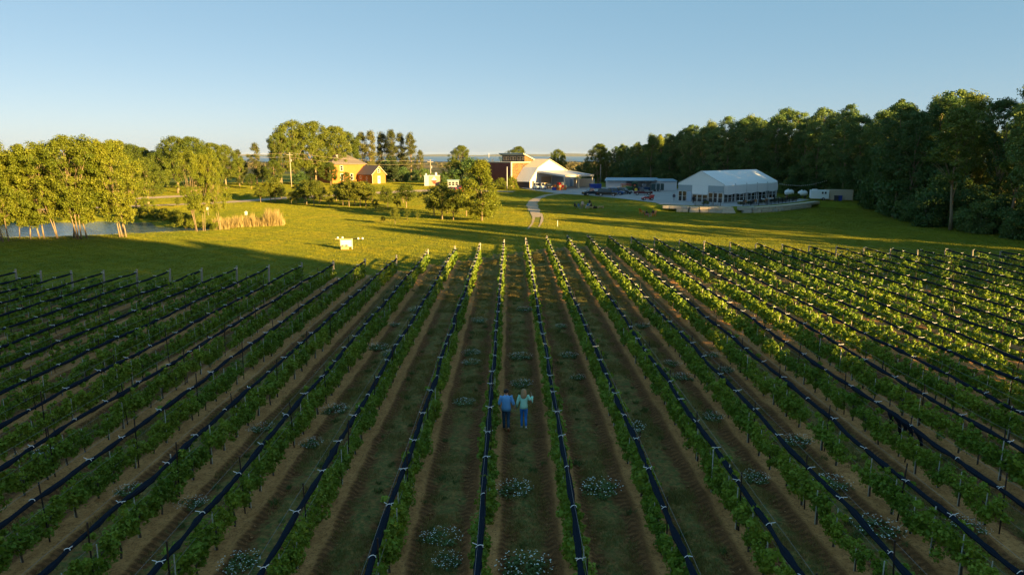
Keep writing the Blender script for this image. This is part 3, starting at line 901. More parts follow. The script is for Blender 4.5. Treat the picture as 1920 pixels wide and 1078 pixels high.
# weedy grass of the aisles
for v, (n_, h_, w_) in enumerate(((230, .08, .016), (300, .06, .014), (150, .13, .016))):
    P = []
    for k, x0, ys_, ye_ in ROWS:
        for y in np.arange(max(ys_ - 3, 9), ye_ + .6, .62):
            for lane in (-.42, -.14, .14, .42):
                if rng.random() < .06 + .17 * (math.sin(y * .55 + k * 2.1) * math.sin(y * .21 + x0) > -.1):
                    P.append((x0 + 1.25 + lane + rng.normal() * .09, y + rng.normal() * .25, .06))
    instancer('aisle_grass', P, tile_object('aisle_tile', n_, .72, h_, w_, L_AISLE, .9, 20 + v), smin=.7, smax=1.3)

# loose clods and taller weed tufts near the camera
g = np.random.default_rng(61)
P = []
for k, x0, ys_, ye_ in ROWS:
    if ys_ - 2 > 45: continue
    n_ = int((min(ye_, 46) - max(ys_ - 2, 11)) * 16)
    yy_ = g.uniform(max(ys_ - 2, 11), min(ye_, 46), n_)
    side = np.where(g.random(n_) < .5, 1, -1)
    P.append(np.c_[x0 + side * np.abs(g.normal(.62, .22, n_)), yy_, np.full(n_, .055)])
P = np.concatenate(P)
D = g.standard_normal((len(P), 6, 3)); D /= np.linalg.norm(D, axis=2, keepdims=True)
base_ = np.array([(1, 0, 0), (-1, 0, 0), (0, 1, 0), (0, -1, 0), (0, 0, 1), (0, 0, -1)], float)
sz_ = (.018 + .03 * g.random(len(P)) ** 2)[:, None, None]
V = P[:, None, :] + (base_[None] + .45 * D) * sz_ * np.array([1.2, 1, .7])
Ft = np.array([(0, 2, 4), (2, 1, 4), (1, 3, 4), (3, 0, 4), (2, 0, 5), (1, 2, 5), (3, 1, 5), (0, 3, 5)])
F = (np.arange(len(P))[:, None, None] * 6 + Ft[None]).reshape(-1, 3)
tag(obj('soil_clods', mesh_np('soil_clods', V.reshape(-1, 3), F), pm('dry_clod', (.40, .20, .085), .95, var=.45, scale=.9)), kind='stuff')
P = []
for k, x0, ys_, ye_ in ROWS:
    for y in np.arange(max(ys_ - 2, 11), min(ye_, 60), .55):
        if g.random() < .42: P.append((x0 + 1.25 + g.normal(0, .42), y + g.normal() * .3, .05))
tuft_ = tile_object('tuft_tile', 60, .22, .17, .02, L_WEED, 1.3, 31)
instancer('weed_tufts', P, tuft_, smin=.5, smax=1.35)

# ------------------------------------------------------------------ vines, trellis, nets
def vine_mesh(seed, per, leaf, ncl=17):
    g = np.random.default_rng(seed)
    C = np.c_[g.normal(0, .075, ncl), np.linspace(-.6, .6, ncl) + g.normal(0, .08, ncl), .34 + .66 * g.random(ncl)]
    Rr = .13 + .10 * g.random(ncl)
    sh = np.c_[g.normal(0, .12, 3), g.uniform(-.5, .5, 3), 1.15 + .12 * g.random(3)]
    C = np.r_[C, sh]; Rr = np.r_[Rr, .10 * np.ones(3)]
    return leaf_cloud(C, Rr, per, leaf, g, up=.3, flat=1.0, shell=.5, aspect=.95)
VM = []
for i in range(7):
    V, F = vine_mesh(200 + i, 72, .085)
    me = mesh_np('foliage', V, F); me.materials.append(L_VINE); VM.append(me)
mb = MB(); mb.tube([(0, 0, -.05), (.02, .02, .3), (-.02, .0, .62), (.02, -.02, .9)], [.03, .026, .022, .012], 6)
mb.tube([(-.02, 0, .6), (0, .3, .74), (.02, .55, .78)], [.016, .012, .008], 5); mb.tube([(-.02, 0, .6), (0, -.3, .74), (.0, -.55, .78)], [.016, .012, .008], 5)
TRUNK = mb.mesh('trunk'); TRUNK.materials.append(M_BARKD)
STAKE = []
for ln in (1.18, 1.36):
    m_ = MB().tube([(.05, .0, -.1), (.055, .01, ln)], .015, 6).mesh('stake'); m_.materials.append(M_STAKE); STAKE.append(m_)
cands = []
for k, x0, ys_, ye_ in ROWS:
    y = ys_ + rng.random()
    while y < ye_ - .3:
        if rng.random() > .025:
            cands.append((math.hypot(x0, y) if (abs(x0) < y * .76 + .6 and y > 14.5) else math.hypot(x0, y) + 500, k, x0 + rng.normal() * .05, y))
        y += 1.15 + rng.normal() * .07
cands.sort()
near, rest = cands[:300], cands[300:]
VN = {}
for d, k, x, y in sorted(near, key=lambda q: (q[1], q[3])):
    VN[k] = VN.get(k, 0) + 1
    o = empty('grapevine', (x, y, .08), 0 if rng.random() < .5 else math.pi)
    s = (.86 + .28 * rng.random()) * (1 if rng.random() > .10 else .76); o.scale = (s * 1.05, s, s)
    tag(o, f'leafy grapevine, {ORD[VN[k] - 1]} from the near end of the {row_name(k)}', 'vine', f'grapevines of the {row_name(k)}')
    obj('foliage', VM[rng.integers(7)], None, o); obj('trunk', TRUNK, None, o)
    if rng.random() < .85: obj('stake', STAKE[rng.integers(2)], None, o)
LOD = [vine_mesh(300 + i, 32, .12) for i in range(8)]
LODF = [vine_mesh(320 + i, 17, .16) for i in range(8)]
Vs = []; Fs = []; nb_ = 0; SP = []
for d, k, x, y in rest:
    V, F = (LOD if d % 500 < 48 else LODF)[rng.integers(8)]
    s = (.86 + .28 * rng.random()) * (1 if rng.random() > .10 else .76); f = 1 if rng.random() < .5 else -1
    Vs.append(V * np.array([s * f, s * f, s]) + np.array([x, y, .08])); Fs.append(F + nb_); nb_ += len(V)
    if rng.random() < .8: SP.append((x, y))
tag(obj('grapevines', mesh_np('grapevines', np.concatenate(Vs), np.concatenate(Fs)), L_VINE), kind='stuff')
mb = MB()
for x, y in SP:
    mb.box(x + .05, y, .60, .018, .018, 1.12 + .15 * rng.random())
tag(mb.build('vine_stakes', M_STAKE), kind='stuff')

LP = MB().tube([(0, 0, -.1), (0, 0, 1.92)], .021, 6).mesh('line_post'); LP.materials.append(M_STEEL)
EP = MB().tube([(0, 0, -.1), (0, 0, 1.75)], [.085, .075], 9).mesh('end_post'); EP.materials.append(M_POST)
for k, x0, ys_, ye_ in ROWS:
    tr = empty('trellis', (x0, 0, .05)); tag(tr, f'wire trellis with dark steel posts along the {row_name(k)}', 'trellis', 'trellises of the vineyard rows')
    e_ = obj('end_post', EP, None, tr); e_.location = (0, ye_, 0 if k < 3 else -.28); e_.rotation_euler = (R(random.uniform(-8, -2)), R(random.uniform(-2, 2)), 0)
    PY = []
    y = ye_ - 4.8
    while y > ys_ - 2:
        p = obj('line_post', LP, None, tr); p.location = (0.04 + random.uniform(-.03, .03), y, random.uniform(-.08, .06)); p.rotation_euler = (R(random.uniform(-2, 2)), R(random.uniform(-3, 3)), 0)
        PY.append(y); y -= 4.8 + random.uniform(-.2, .2)
    for zz, xo in ((.72, 0.0), (1.86, -.02), (1.15, .06)):
        ys2 = np.arange(ys_ - 4, ye_, 2.4)
        MB().tube([(xo + .01 * math.sin(q), q, zz + .02 * math.sin(q * 1.3)) for q in ys2] + [(xo, ye_, min(zz, 1.6))], .0045, 4).build('wire', M_WIRE, tr)
    # rolled net
    nb = empty('bird_net', (x0, 0, .05)); tag(nb, f'rolled black bird net lying on the wires of the {row_name(k)}', 'net', 'rolled bird nets of the vineyard rows')
    gq = np.random.default_rng(900 + k)
    q = np.arange(ys_ - 5, ye_ + .05, .3)
    ph = (q - ye_) / 2.3
    sag = .032 * np.abs(np.sin(math.pi * ph)) * (1 + .5 * np.sin(q * .7 + k)) + .03 * np.sin(q * .45 + k * 2) + np.interp(q, np.arange(ys_ - 6, ye_ + 3, 2.3), gq.normal(0, .018, len(np.arange(ys_ - 6, ye_ + 3, 2.3))))
    xo = .015 * np.sin(q * .6 + k) + np.interp(q, np.arange(ys_ - 6, ye_ + 3, 2.3), gq.normal(0, .03, len(np.arange(ys_ - 6, ye_ + 3, 2.3))))
    rad = .056 + .022 * np.abs(np.sin(math.pi * ph)) * (1 + .5 * np.sin(q * 1.7 + k)) + gq.normal(0, .009, len(q))
    nn_ = 18
    a = np.arange(nn_) * 2 * math.pi / nn_
    fold = 1 + .24 * np.cos(a[None, :] * 6 + 1.0 + .35 * np.sin(q * .8 + k)[:, None]) + .07 * gq.normal(0, 1, (len(q), nn_))
    V = np.stack([xo[:, None] + np.cos(a) * rad[:, None] * fold, np.repeat(q[:, None], nn_, 1), 1.48 - sag[:, None] + np.sin(a) * rad[:, None] * .85 * fold], 2).reshape(-1, 3)
    n_ = len(q)
    i0 = (np.arange(n_ - 1)[:, None] * nn_ + np.arange(nn_)[None, :]).ravel(); i1 = (np.arange(n_ - 1)[:, None] * nn_ + (np.arange(nn_)[None, :] + 1) % nn_).ravel()
    obj('net_roll', mesh_np('net_roll', V, np.stack([i0, i1, i1 + nn_, i0 + nn_], 1)), M_NET, nb, True)
    mb = MB()
    for yt in np.arange(ye_, ys_ - 4, -2.3):
        j = int(np.argmin(np.abs(q - yt)))
        cx_, cz_, yv, r_ = xo[j], 1.48 - sag[j], q[j] + gq.normal(0, .1), rad[j] * 1.25
        mb.tube([(cx_ + r_ * math.cos(u), yv + .02 * math.sin(u * 2), cz_ + r_ * math.sin(u)) for u in np.linspace(.2, 2.9, 6)], .011, 4)
        for sg in (-1, 1):
            if gq.random() < .7: mb.tube([(cx_ + sg * .05, yv, cz_ + r_), (cx_ + sg * (.10 + .08 * gq.random()), yv + gq.normal(0, .04), cz_ + r_ + .05 * gq.random())], .010, 4)
    tag(mb.build('tie', M_TIE, nb), kind='stuff')
# the net that has come loose and hangs in folds
k9 = 9
ln = empty('loose_net', (row_x(6), 0, .05))
gl = np.random.default_rng(77)
lx, ly = at(1712, 790, 1.5)
kk = round((lx - ROW0) / PITCH_R)
ln.location = (row_x(kk), ly, .05); tag(ln, f'loose black net hanging in torn folds from the {row_name(kk)}', 'net')
mb = MB()
for i in range(5):
    y0 = i * .42 - .9
    pts = [(0, y0, 1.45), (.14 + .1 * gl.random(), y0 + .1, 1.2), (.2, y0 + .2 * gl.normal(), 1.45 - .35 - .6 * gl.random())]
    mb.tube(pts, [.08, .07, .05], 7)
mb.build('fold', M_NET, ln, True)

# flower clumps in the aisles
FL = [(872, 752), (980, 718), (978, 668), (1068, 665), (885, 678), (886, 660), (738, 662), (705, 650), (575, 828), (615, 766), (840, 1046), (985, 1062), (1085, 705), (1055, 610), (1420, 893), (1130, 915), (1340, 780), (1380, 692), (1505, 825), (1650, 990),
      (1562, 905), (345, 940), (450, 1052), (50, 848), (490, 800), (1270, 680), (1356, 665), (1288, 706), (740, 607), (900, 600), (965, 915), (1560, 662), (210, 915), (1210, 610), (1850, 985), (1172, 800), (780, 580), (1000, 580), (640, 700), (830, 1005)]
FM = []
for i in range(4):
    g = np.random.default_rng(500 + i)
    n_ = 16
    a = g.random(n_) * 6.28; r = .42 * np.sqrt(g.random(n_))
    C = np.c_[r * np.cos(a) * 1.2, r * np.sin(a), .12 + .12 * (1 - r / .42)]
    V, F = leaf_cloud(C, np.full(n_, .17), 34, .075, g, flat=.8)
    V[:, 2] = np.maximum(V[:, 2], .0)
    f1 = mesh_np('foliage', V, F); f1.materials.append(L_WEED)
    n2 = 105
    a = g.random(n2) * 6.28; r = .58 * np.sqrt(g.random(n2))
    P = np.c_[r * np.cos(a) * 1.2, r * np.sin(a), .33 + .1 * (1 - r / .5) + .04 * g.random(n2)]
    V2 = []; F2 = []
    for p in P:
        b0 = len(V2); s = .011 + .010 * g.random()
        for j in range(6):
            V2.append((p[0] + s * math.cos(j * 1.047), p[1] + s * math.sin(j * 1.047), p[2] + .006 * g.normal()))
        F2.append(tuple(range(b0, b0 + 6)))
    f2 = mesh_np('blossom', np.array(V2), np.array(F2)); f2.materials.append(M_FLOWER)
    FM.append((f1, f2))
aisle_count = {}
FLP = []
for px_, py_ in FL:
    x, y = at(px_, py_, .2)
    j = math.floor((x - ROW0) / PITCH_R)
    x = min(max(x, row_x(j) + .62), row_x(j + 1) - .62)
    FLP.append((j, y, x))
for j, y, x in sorted(FLP):
    aisle_count[j] = aisle_count.get(j, 0) + 1
    where = "in the couple's own aisle" if j == 0 else (f'{ORD[-j - 1]} aisle left of the couple' if j < 0 else f'{ORD[j - 1]} aisle right of the couple')
    o = empty('flower_clump', (x, y, .06), random.random() * 6.28); s = random.uniform(.6, 1.1); o.scale = (s * 1.1, s * 1.1, s * .62)
    tag(o, f'white flower clump, {ORD[aisle_count[j] - 1]} from the near end, {where}', 'flowers', 'white flower clumps in the vineyard aisles')
    f1, f2 = random.choice(FM)
    obj('foliage', f1, None, o); obj('blossom', f2, None, o)
    f2_ = o.children
# ------------------------------------------------------------------ buildings
def brick_mat(name, a, b_, mortar, sc=9):
    m, t, b, o = new_mat(name)
    br = N(t, 'ShaderNodeTexBrick'); br.inputs['Scale'].default_value = sc / 2
    v = ocoord(t)
    sp = N(t, 'ShaderNodeSeparateXYZ'); t.links.new(v, sp.inputs[0])
    cb = N(t, 'ShaderNodeCombineXYZ'); t.links.new(math_n(t, 'ADD', sp.outputs[0], sp.outputs[1]), cb.inputs[0]); t.links.new(sp.outputs[2], cb.inputs[1])
    t.links.new(cb.outputs[0], br.inputs['Vector'])
    br.inputs['Color1'].default_value = (*a, 1); br.inputs['Color2'].default_value = (*b_, 1); br.inputs['Mortar'].default_value = (*mortar, 1)
    br.inputs['Mortar Size'].default_value = .015
    nn = noise(t, .8, 4, .6, v)
    t.links.new(mix_c(t, math_n(t, 'MULTIPLY', ramp(t, nn, .4, .8), .3), br.outputs['Color'], tuple(x * .6 for x in a)), b.inputs['Base Color'])
    b.inputs['Roughness'].default_value = .85
    return m
def stone_mat(name, a, b_):
    m, t, b, o = new_mat(name)
    vo = N(t, 'ShaderNodeTexVoronoi'); vo.inputs['Scale'].default_value = 2.2
    v = mapv(t, ocoord(t), (1, 1, 1.8)); t.links.new(v, vo.inputs['Vector'])
    t.links.new(mix_c(t, ramp(t, vo.outputs['Color'], .2, .8), a, b_), b.inputs['Base Color'])
    b.inputs['Roughness'].default_value = .9
    bump(t, b, vo.outputs['Distance'], .6, .1)
    return m
M_WHITE = pm('white_sheet_metal', (.56, .57, .59), .5, var=.05)
M_CREAM = pm('cream_trim', (.62, .52, .38), .6, var=.08)
M_BRIGHT = pm('bright_white_paint', (.82, .83, .84), .45, var=.04)
M_GLASS = pm('dark_glass', (.02, .025, .03), .08, var=.2, spec=.8)
M_NAVY = pm('navy_cladding', (.022, .03, .05), .6)
M_TANM = pm('tan_metal_roof', (.42, .37, .31), .5, .2)
M_PALEM = pm('pale_metal_roof', (.55, .56, .58), .45, .2)
M_TAN = pm('tan_corrugated', (.48, .37, .25), .6, var=.1)
M_DGREY = pm('charcoal_fascia', (.05, .05, .055), .6)
M_STONEW = stone_mat('golden_stone', (.19, .10, .035), (.09, .05, .022))
M_REDB = brick_mat('red_brick', (.26, .055, .035), (.19, .04, .03), (.2, .1, .08))
M_ORB = brick_mat('orange_brick', (.37, .135, .018), (.31, .105, .016), (.33, .16, .05))
M_SHING = pm('mauve_shingles', (.125, .105, .098), .85, var=.2, scale=5, bmp=.3)
M_BLUEM = pm('blue_grey_roof', (.22, .33, .42), .5, .2)
M_BLACK = pm('black_metal', (.015, .016, .018), .5, .3)
M_RUBBER = pm('rubber', (.02, .02, .02), .85)
M_CHROME = pm('bright_rim', (.5, .5, .52), .3, .8)
M_WOOD = pm('pale_timber', (.42, .27, .13), .7, var=.2)
M_BLUEP = pm('blue_plastic', (.015, .05, .30), .5)

def window_on(parent, u0, u1, z0, z1, face, frame=M_WHITE, depth=.05, fw=.1, name='window'):
    """framed window on a local wall: face = ('y', y, sign) or ('x', x, sign); pane and frame sub-parts"""
    ax, c, sg = face
    w = MB(); p = MB()
    def bar(mb, a0, a1, b0, b1, d0, d1):
        lo, hi = sorted((c + sg * d0, c + sg * d1))
        if ax == 'y': mb.bb(a0, a1, lo, hi, b0, b1)
        else: mb.bb(lo, hi, a0, a1, b0, b1)
    bar(w, u0, u0 + fw, z0, z1, .004, depth); bar(w, u1 - fw, u1, z0, z1, .004, depth)
    bar(w, u0 + fw, u1 - fw, z0, z0 + fw, .004, depth); bar(w, u0 + fw, u1 - fw, z1 - fw, z1, .004, depth)
    zm = (z0 + z1) / 2
    bar(w, u0 + fw, u1 - fw, zm - .03, zm + .03, .004, depth * .8)
    bar(p, u0 + fw, u1 - fw, z0 + fw, z1 - fw, .003, .015)
    o = w.build(name, frame, parent)
    p.build('pane', M_GLASS, o)
    return o

def gable_prism(mb, x0, x1, y0, y1, z0, ze, zr):
    xm = (x0 + x1) / 2
    return mb.prism([(x0, z0), (x1, z0), (x1, ze), (xm, zr), (x0, ze)], y0, y1)

def slab(mb, a, b, c, d, th):
    """roof slab from four top corners with thickness downwards"""
    T = [Vector(p) for p in (a, b, c, d)]
    B = [p - Vector((0, 0, th)) for p in T]
    return mb.add(T + B, [(0, 1, 2, 3), (7, 6, 5, 4), (0, 4, 5, 1), (1, 5, 6, 2), (2, 6, 7, 3), (3, 7, 4, 0)])

# --- orange brick house
hz = 2.3
house = empty('brick_house', (-43.0, 214.0, hz), R(45))
tag(house, 'orange brick house with mauve hip roof behind the young orchard trees', 'house')
mb = MB(); mb.bb(-9.1, 3.0, 8.2, 17.2, -1.5, 6.1); mb.build('wall', M_ORB, house)
mb = MB()
e = .5
P = [(-9.1 - e, 8.2 - e, 6.0), (3 + e, 8.2 - e, 6.0), (3 + e, 17.2 + e, 6.0), (-9.1 - e, 17.2 + e, 6.0), (-4.6, 12.7, 9.15), (-1.6, 12.7, 9.15)]
mb.add(P + [(x, y, z - .18) for x, y, z in P[:4]], [(0, 1, 5, 4), (1, 2, 5), (2, 3, 4, 5), (3, 0, 4), (0, 6, 7, 1), (1, 7, 8, 2), (2, 8, 9, 3), (3, 9, 6, 0), (9, 8, 7, 6)])
rf = mb.build('roof', M_SHING, house)
mb = MB(); mb.tube([(-5.6, 10.6, 7.5), (-5.6, 10.6, 8.7)], .16, 8); mb.build('vent_pipe', M_WHITE, rf)
window_on(house, -2.7, -1.6, .9, 3.0, ('y', 8.2, -1))
window_on(house, -6.2, -5.1, .9, 3.0, ('y', 8.2, -1))
window_on(house, -6.2, -5.1, 3.9, 5.5, ('y', 8.2, -1))
mb = MB(); gable_prism(mb, 0, 5.0, 0, 8.19, -1.5, 2.85, 5.25); mb.build('extension_wall', M_ORB, house)
mb = MB()
slab(mb, (-.35, -.3, 2.72), (2.5, -.3, 5.46), (2.5, 8.18, 5.46), (-.35, 8.18, 2.72), .14)
slab(mb, (2.503, -.3, 5.46), (5.35, -.3, 2.72), (5.35, 8.18, 2.72), (2.503, 8.18, 5.46), .14)
mb.build('extension_roof', M_SHING, house)
mb = MB()
for s in (0, 1):
    x0, x1 = (-.35, 2.5) if s == 0 else (5.35, 2.5)
    mb.prism([(x0, 2.50), (x1, 5.24), (x1, 5.40), (x0, 2.66)] if s == 0 else [(x1, 5.24), (x0, 2.50), (x0, 2.66), (x1, 5.40)], -.36, -.305)
mb.build('bargeboard', M_CREAM, house)
window_on(house, 2.05, 2.95, 3.3, 4.5, ('y', 0, -1))
window_on(house, 5.9, 6.9, 1.2, 2.35, ('x', 0, -1))
window_on(house, 2.6, 3.3, .6, 2.1, ('x', 0, -1))
dr = MB().bb(2.0, 3.0, -.06, -.003, 0, 2.3).build('door', M_WHITE, house)
MB().bb(2.3, 2.7, -.075, -.062, 1.3, 1.85).build('pane', M_GLASS, dr)
MB().ball((2.9, -.09, 1.05), .05).build('handle', M_STEEL, dr)
MB().tube([(.05, -.1, 0), (.05, -.1, 2.7)], .06, 6).build('downpipe', M_CREAM, house)

# --- winery: red brick block with clerestory, stone side, metal barn
wz = 1.1
win = empty('winery_building', (5.7, 207.6, wz), R(45))
tag(win, 'winery with red brick block, stone side wall and white gabled metal barn', 'building')
# barn body
prof = [(0, -.6), (17.2, -.6), (17.2, 4.9), (8.6, 8.45), (3.27, 6.02), (0, 2.3)]
mb = MB(); mb.prism(prof, .0, 5.98); mb.build('barn_wall', M_WHITE, win)
MB().bb(-.06, -.004, .2, 5.97, -.6, 2.25).build('navy_wall', M_NAVY, win)
mb = MB(); slab(mb, (-.45, -.25, 2.0), (3.27, -.25, 6.2), (3.27, 5.97, 6.2), (-.45, 5.97, 2.0), .12); lo = mb.build('lower_roof', M_PALEM, win)
mb = MB(); slab(mb, (3.275, -.25, 6.22), (8.6, -.25, 8.66), (8.6, 5.97, 8.66), (3.275, 5.97, 6.22), .12); up = mb.build('upper_roof', M_TANM, win)
mb = MB(); slab(mb, (8.605, -.25, 8.66), (17.6, -.25, 4.9), (17.6, 13.9, 4.9), (8.605, 13.9, 8.66), .12); rr_ = mb.build('rear_roof', M_TANM, win)
mb = MB()
for i in range(22):
    y = -.1 + i * .28
    if y > 5.9: break
    mb.tube([(-.45, y, 2.02), (3.27, y, 6.22)], .045, 4)
tag(mb.build('roof_rib', M_PALEM, lo), kind='stuff')
mb = MB()
for i in range(22):
    y = -.1 + i * .28
    if y > 5.9: break
    mb.tube([(3.3, y, 6.24), (8.6, y, 8.68)], .04, 4)
tag(mb.build('roof_rib', M_TANM, up), kind='stuff')
mb = MB(); mb.tube([(-.45, -.3, 1.95), (3.27, -.3, 6.14), (8.6, -.3, 8.6), (17.6, -.3, 4.85)], .13, 6); mb.build('gable_trim', M_CREAM, win)
MB().bb(-.01, .3, -.06, -.003, 0, 2.2).build('corner_trim', M_CREAM, win)
# stone and brick block
MB().bb(-1.9, 8.3, 6.0, 16.0, -.6, 7.6).build('stone_wall', M_STONEW, win)
MB().bb(-2.0, -1.905, 6.1, 16.0, 1.7, 7.6).build('brick_wall', M_REDB, win)
bw = MB().bb(-2.02, -1.91, 6.1, 16.0, -.6, 1.68).build('shopfront', M_DGREY, win)
for i in range(3):
    window_on(win, 7.0 + i * 2.6, 9.0 + i * 2.6, .2, 1.5, ('x', -2.02, -1), M_WHITE, fw=.08)
MB().bb(-2.1, 8.4, 5.9, 16.1, 7.61, 7.85).build('flat_roof', M_CREAM, win)
MB().bb(-2.1, -1.7, 5.85, 6.25, -.6, 7.6).build('corner_trim', M_CREAM, win)
# clerestory
mb = MB(); mb.prism([(4.0, 7.86), (8.3, 7.86), (8.3, 8.25), (4.0, 9.9)], 6.05, 15.9); mb.build('clerestory_wall', M_STONEW, win)
MB().bb(3.93, 3.996, 6.05, 15.9, 7.86, 9.9).build('clerestory_front', M_DGREY, win)
for i in range(3):
    for j in range(2):
        y0 = 6.6 + i * 3.1 + j * 1.3
        window_on(win, y0, y0 + 1.2, 8.25, 9.45, ('x', 3.93, -1), M_CREAM, fw=.1)
mb = MB(); slab(mb, (2.9, 5.6, 10.5), (9.2, 5.6, 8.15), (9.2, 16.4, 8.15), (2.9, 16.4, 10.5), .28); mb.build('clerestory_roof', M_BLUEM, win)
mb = MB(); mb.prism([(2.9, 10.2), (9.2, 7.85), (9.2, 8.12), (2.9, 10.47)], 5.52, 5.595); mb.build('roof_trim', M_CREAM, win)
for x in (3.0,):
    MB().bb(x, x + .5, 5.95, 5.996, 0, 7.0).build('stone_pier', M_DGREY, win)
# doors and lights of the gable wall
mb = MB(); mb.prism([(17.203, -.6), (21.6, -.6), (21.6, 3.0), (17.203, 4.3)], .02, 6.0); mb.build('lean_to_wall', M_WHITE, win)
mb = MB(); slab(mb, (17.1, -.2, 4.5), (21.9, -.2, 3.1), (21.9, 6.2, 3.1), (17.1, 6.2, 4.5), .12); mb.build('lean_to_roof', M_PALEM, win)
dr = MB().bb(18.6, 19.9, -.07, .016, 0, 2.3).build('door', pm('blue_grey_door', (.22, .28, .38), .5), win)
MB().ball((19.7, -.1, 1.05), .06).build('handle', M_STEEL, dr)
MB().bb(1.0, 1.9, -.07, -.004, 0, 2.2).build('door', M_DGREY, win)
MB().bb(5.0, 9.8, -.06, -.004, 0, 3.4).build('garage_opening', M_TAN, win)
# canopy
can = empty('canopy', (5.7, 207.6, wz), R(45)); can.parent = None
tag(can, 'broad white flat canopy on posts in front of the barn gable', 'canopy')
x0, x1 = 3.3, 16.7
mb = MB(); slab(mb, (x0, -.06, 5.25), (x0, -11, 4.05), (x1, -11, 4.05), (x1, -.06, 5.25), .3); rfc = mb.build('roof', pm('canopy_sheet', (.38, .40, .43), .6, var=.1), can, bevel=.02)  # grey puts the shade on the white canopy roof into its colour
mb = MB(); slab(mb, (x0 - .06, -11.06, 4.1), (x0 - .06, -11.2, 4.1), (x1 + .06, -11.2, 4.1), (x1 + .06, -11.06, 4.1), .55); mb.build('fascia', M_CREAM, can)
mb = MB(); mb.add([(x0 - .14, -.06, 5.28), (x0 - .14, -11.2, 4.1), (x0 - .14, -11.2, 3.55), (x0 - .14, -.06, 4.75), (x0 - .01, -.06, 5.28), (x0 - .01, -11.2, 4.1), (x0 - .01, -11.2, 3.55), (x0 - .01, -.06, 4.75)],
                  [(0, 1, 2, 3), (7, 6, 5, 4), (0, 4, 5, 1), (1, 5, 6, 2), (2, 6, 7, 3), (3, 7, 4, 0)]); mb.build('fascia', M_WHITE, can)
for px_, py_, w in ((x0 + .2, -10.7, .32), (10.0, -10.7, .3), (x1 - .25, -10.7, .3), (x0 + .2, -5.6, .13), (x0 + .2, -.9, .1)):
    p = MB().bb(px_ - w / 2, px_ + w / 2, py_ - w / 2, py_ + w / 2, -.3, 3.7 + .11 * (py_ + 11)).build('post', M_CREAM if w > .2 else M_WIRE, can)
    MB().bb(px_ - w, px_ + w, py_ - w, py_ + w, -.3, .35).build('post_base', M_CREAM, p)

def container(name, label, cat, x, y, z, rz, L, Wd, H, m, m_end=None, ribs=True, group=None):
    o = empty(name, (x, y, z), rz); tag(o, label, cat, group)
    MB().bb(-L / 2, L / 2, -Wd / 2, Wd / 2, .12, H).build('body', m, o)
    if ribs:
        mb = MB()
        k = int(L / .28)
        for i in range(k):
            xx = -L / 2 + (i + .5) * L / k
            mb.bb(xx - .06, xx + .06, -Wd / 2 - .035, -Wd / 2 - .002, .2, H - .1)
            mb.bb(xx - .06, xx + .06, Wd / 2 + .002, Wd / 2 + .035, .2, H - .1)
        tag(mb.build('corrugation', m, o), kind='stuff')
    mb = MB()
    for sx in (-1, 1):
        for sy in (-1, 1):
            mb.bb(sx * (L / 2 - .06) - .09, sx * (L / 2 - .06) + .09, sy * (Wd / 2 - .05) - .09, sy * (Wd / 2 - .05) + .09, 0, H + .02)
    mb.build('corner_post', m_end or m, o)
    for sx in (-1, 1):
        e_ = MB().bb(sx * (L / 2 + .003), sx * (L / 2 + .03), -Wd / 2 + .12, Wd / 2 - .12, .2, H - .1).build('end_door', m_end or m, o)
        mb = MB()
        for yy_ in (-.5, -.2, .2, .5):
            mb.tube([(sx * (L / 2 + .05), yy_, .2), (sx * (L / 2 + .05), yy_, H - .15)], .02, 4)
        mb.build('lock_bar', M_WIRE, e_)
    return o
x, y, z = gat(1098, 351.5)
container('storage_container', 'tan corrugated storage container with white end under the canopy', 'container', x, y + 1.6, z, R(14), 6.0, 2.3, 2.65, M_TAN, M_WHITE)

# diamond sign shed
x, y, z = gat(813, 349)
sh = empty('painted_shed', (x, y + 1.5, z), R(6)); tag(sh, 'pinkish painted shed with red and white diamond emblem beside the road', 'shed')
MB().bb(-2.5, 2.1, -1.3, 1.5, -.3, 2.95).build('wall', pm('pink_beige_panel', (.34, .20, .155), .7), sh)
MB().bb(-2.56, 2.16, -1.36, 1.56, 2.955, 3.06).build('roof', M_WHITE, sh)
MB().bb(-2.5, -1.2, -1.33, -1.303, -.1, 2.9).build('mural_panel', pm('mural', (.38, .30, .40), .7, var=.5, scale=5), sh)
cx_, cz_ = .35, 1.65; hw = .82; hh = 1.15
mb = MB(); mb.prism([(cx_ - hw, cz_ + .02), (cx_ + hw, cz_ + .02), (cx_, cz_ + hh)], -1.35, -1.303); em = mb.build('emblem_top', M_WHITE, sh)
mb = MB(); mb.prism([(cx_ - hw, cz_ - .02), (cx_, cz_ - hh), (cx_ + hw, cz_ - .02)], -1.35, -1.303); mb.build('emblem_bottom', pm('emblem_red', (.55, .05, .02), .6), sh)
mb = MB(); mb.prism([(cx_ - .16, cz_ + .3), (cx_ + .16, cz_ + .3), (cx_, cz_ + .62)], -1.365, -1.352); mb.build('emblem_mark', M_DGREY, em)
MB().lathe([(.28, 0), (.34, .3), (.34, .7), (.12, .85)], 12, (.9, .3, 3.06)).build('roof_vent', M_WHITE, sh)
MB().lathe([(.2, 0), (.2, .5), (.05, .6)], 10, (-2.0, .3, 3.06)).build('roof_vent', M_WHITE, sh)

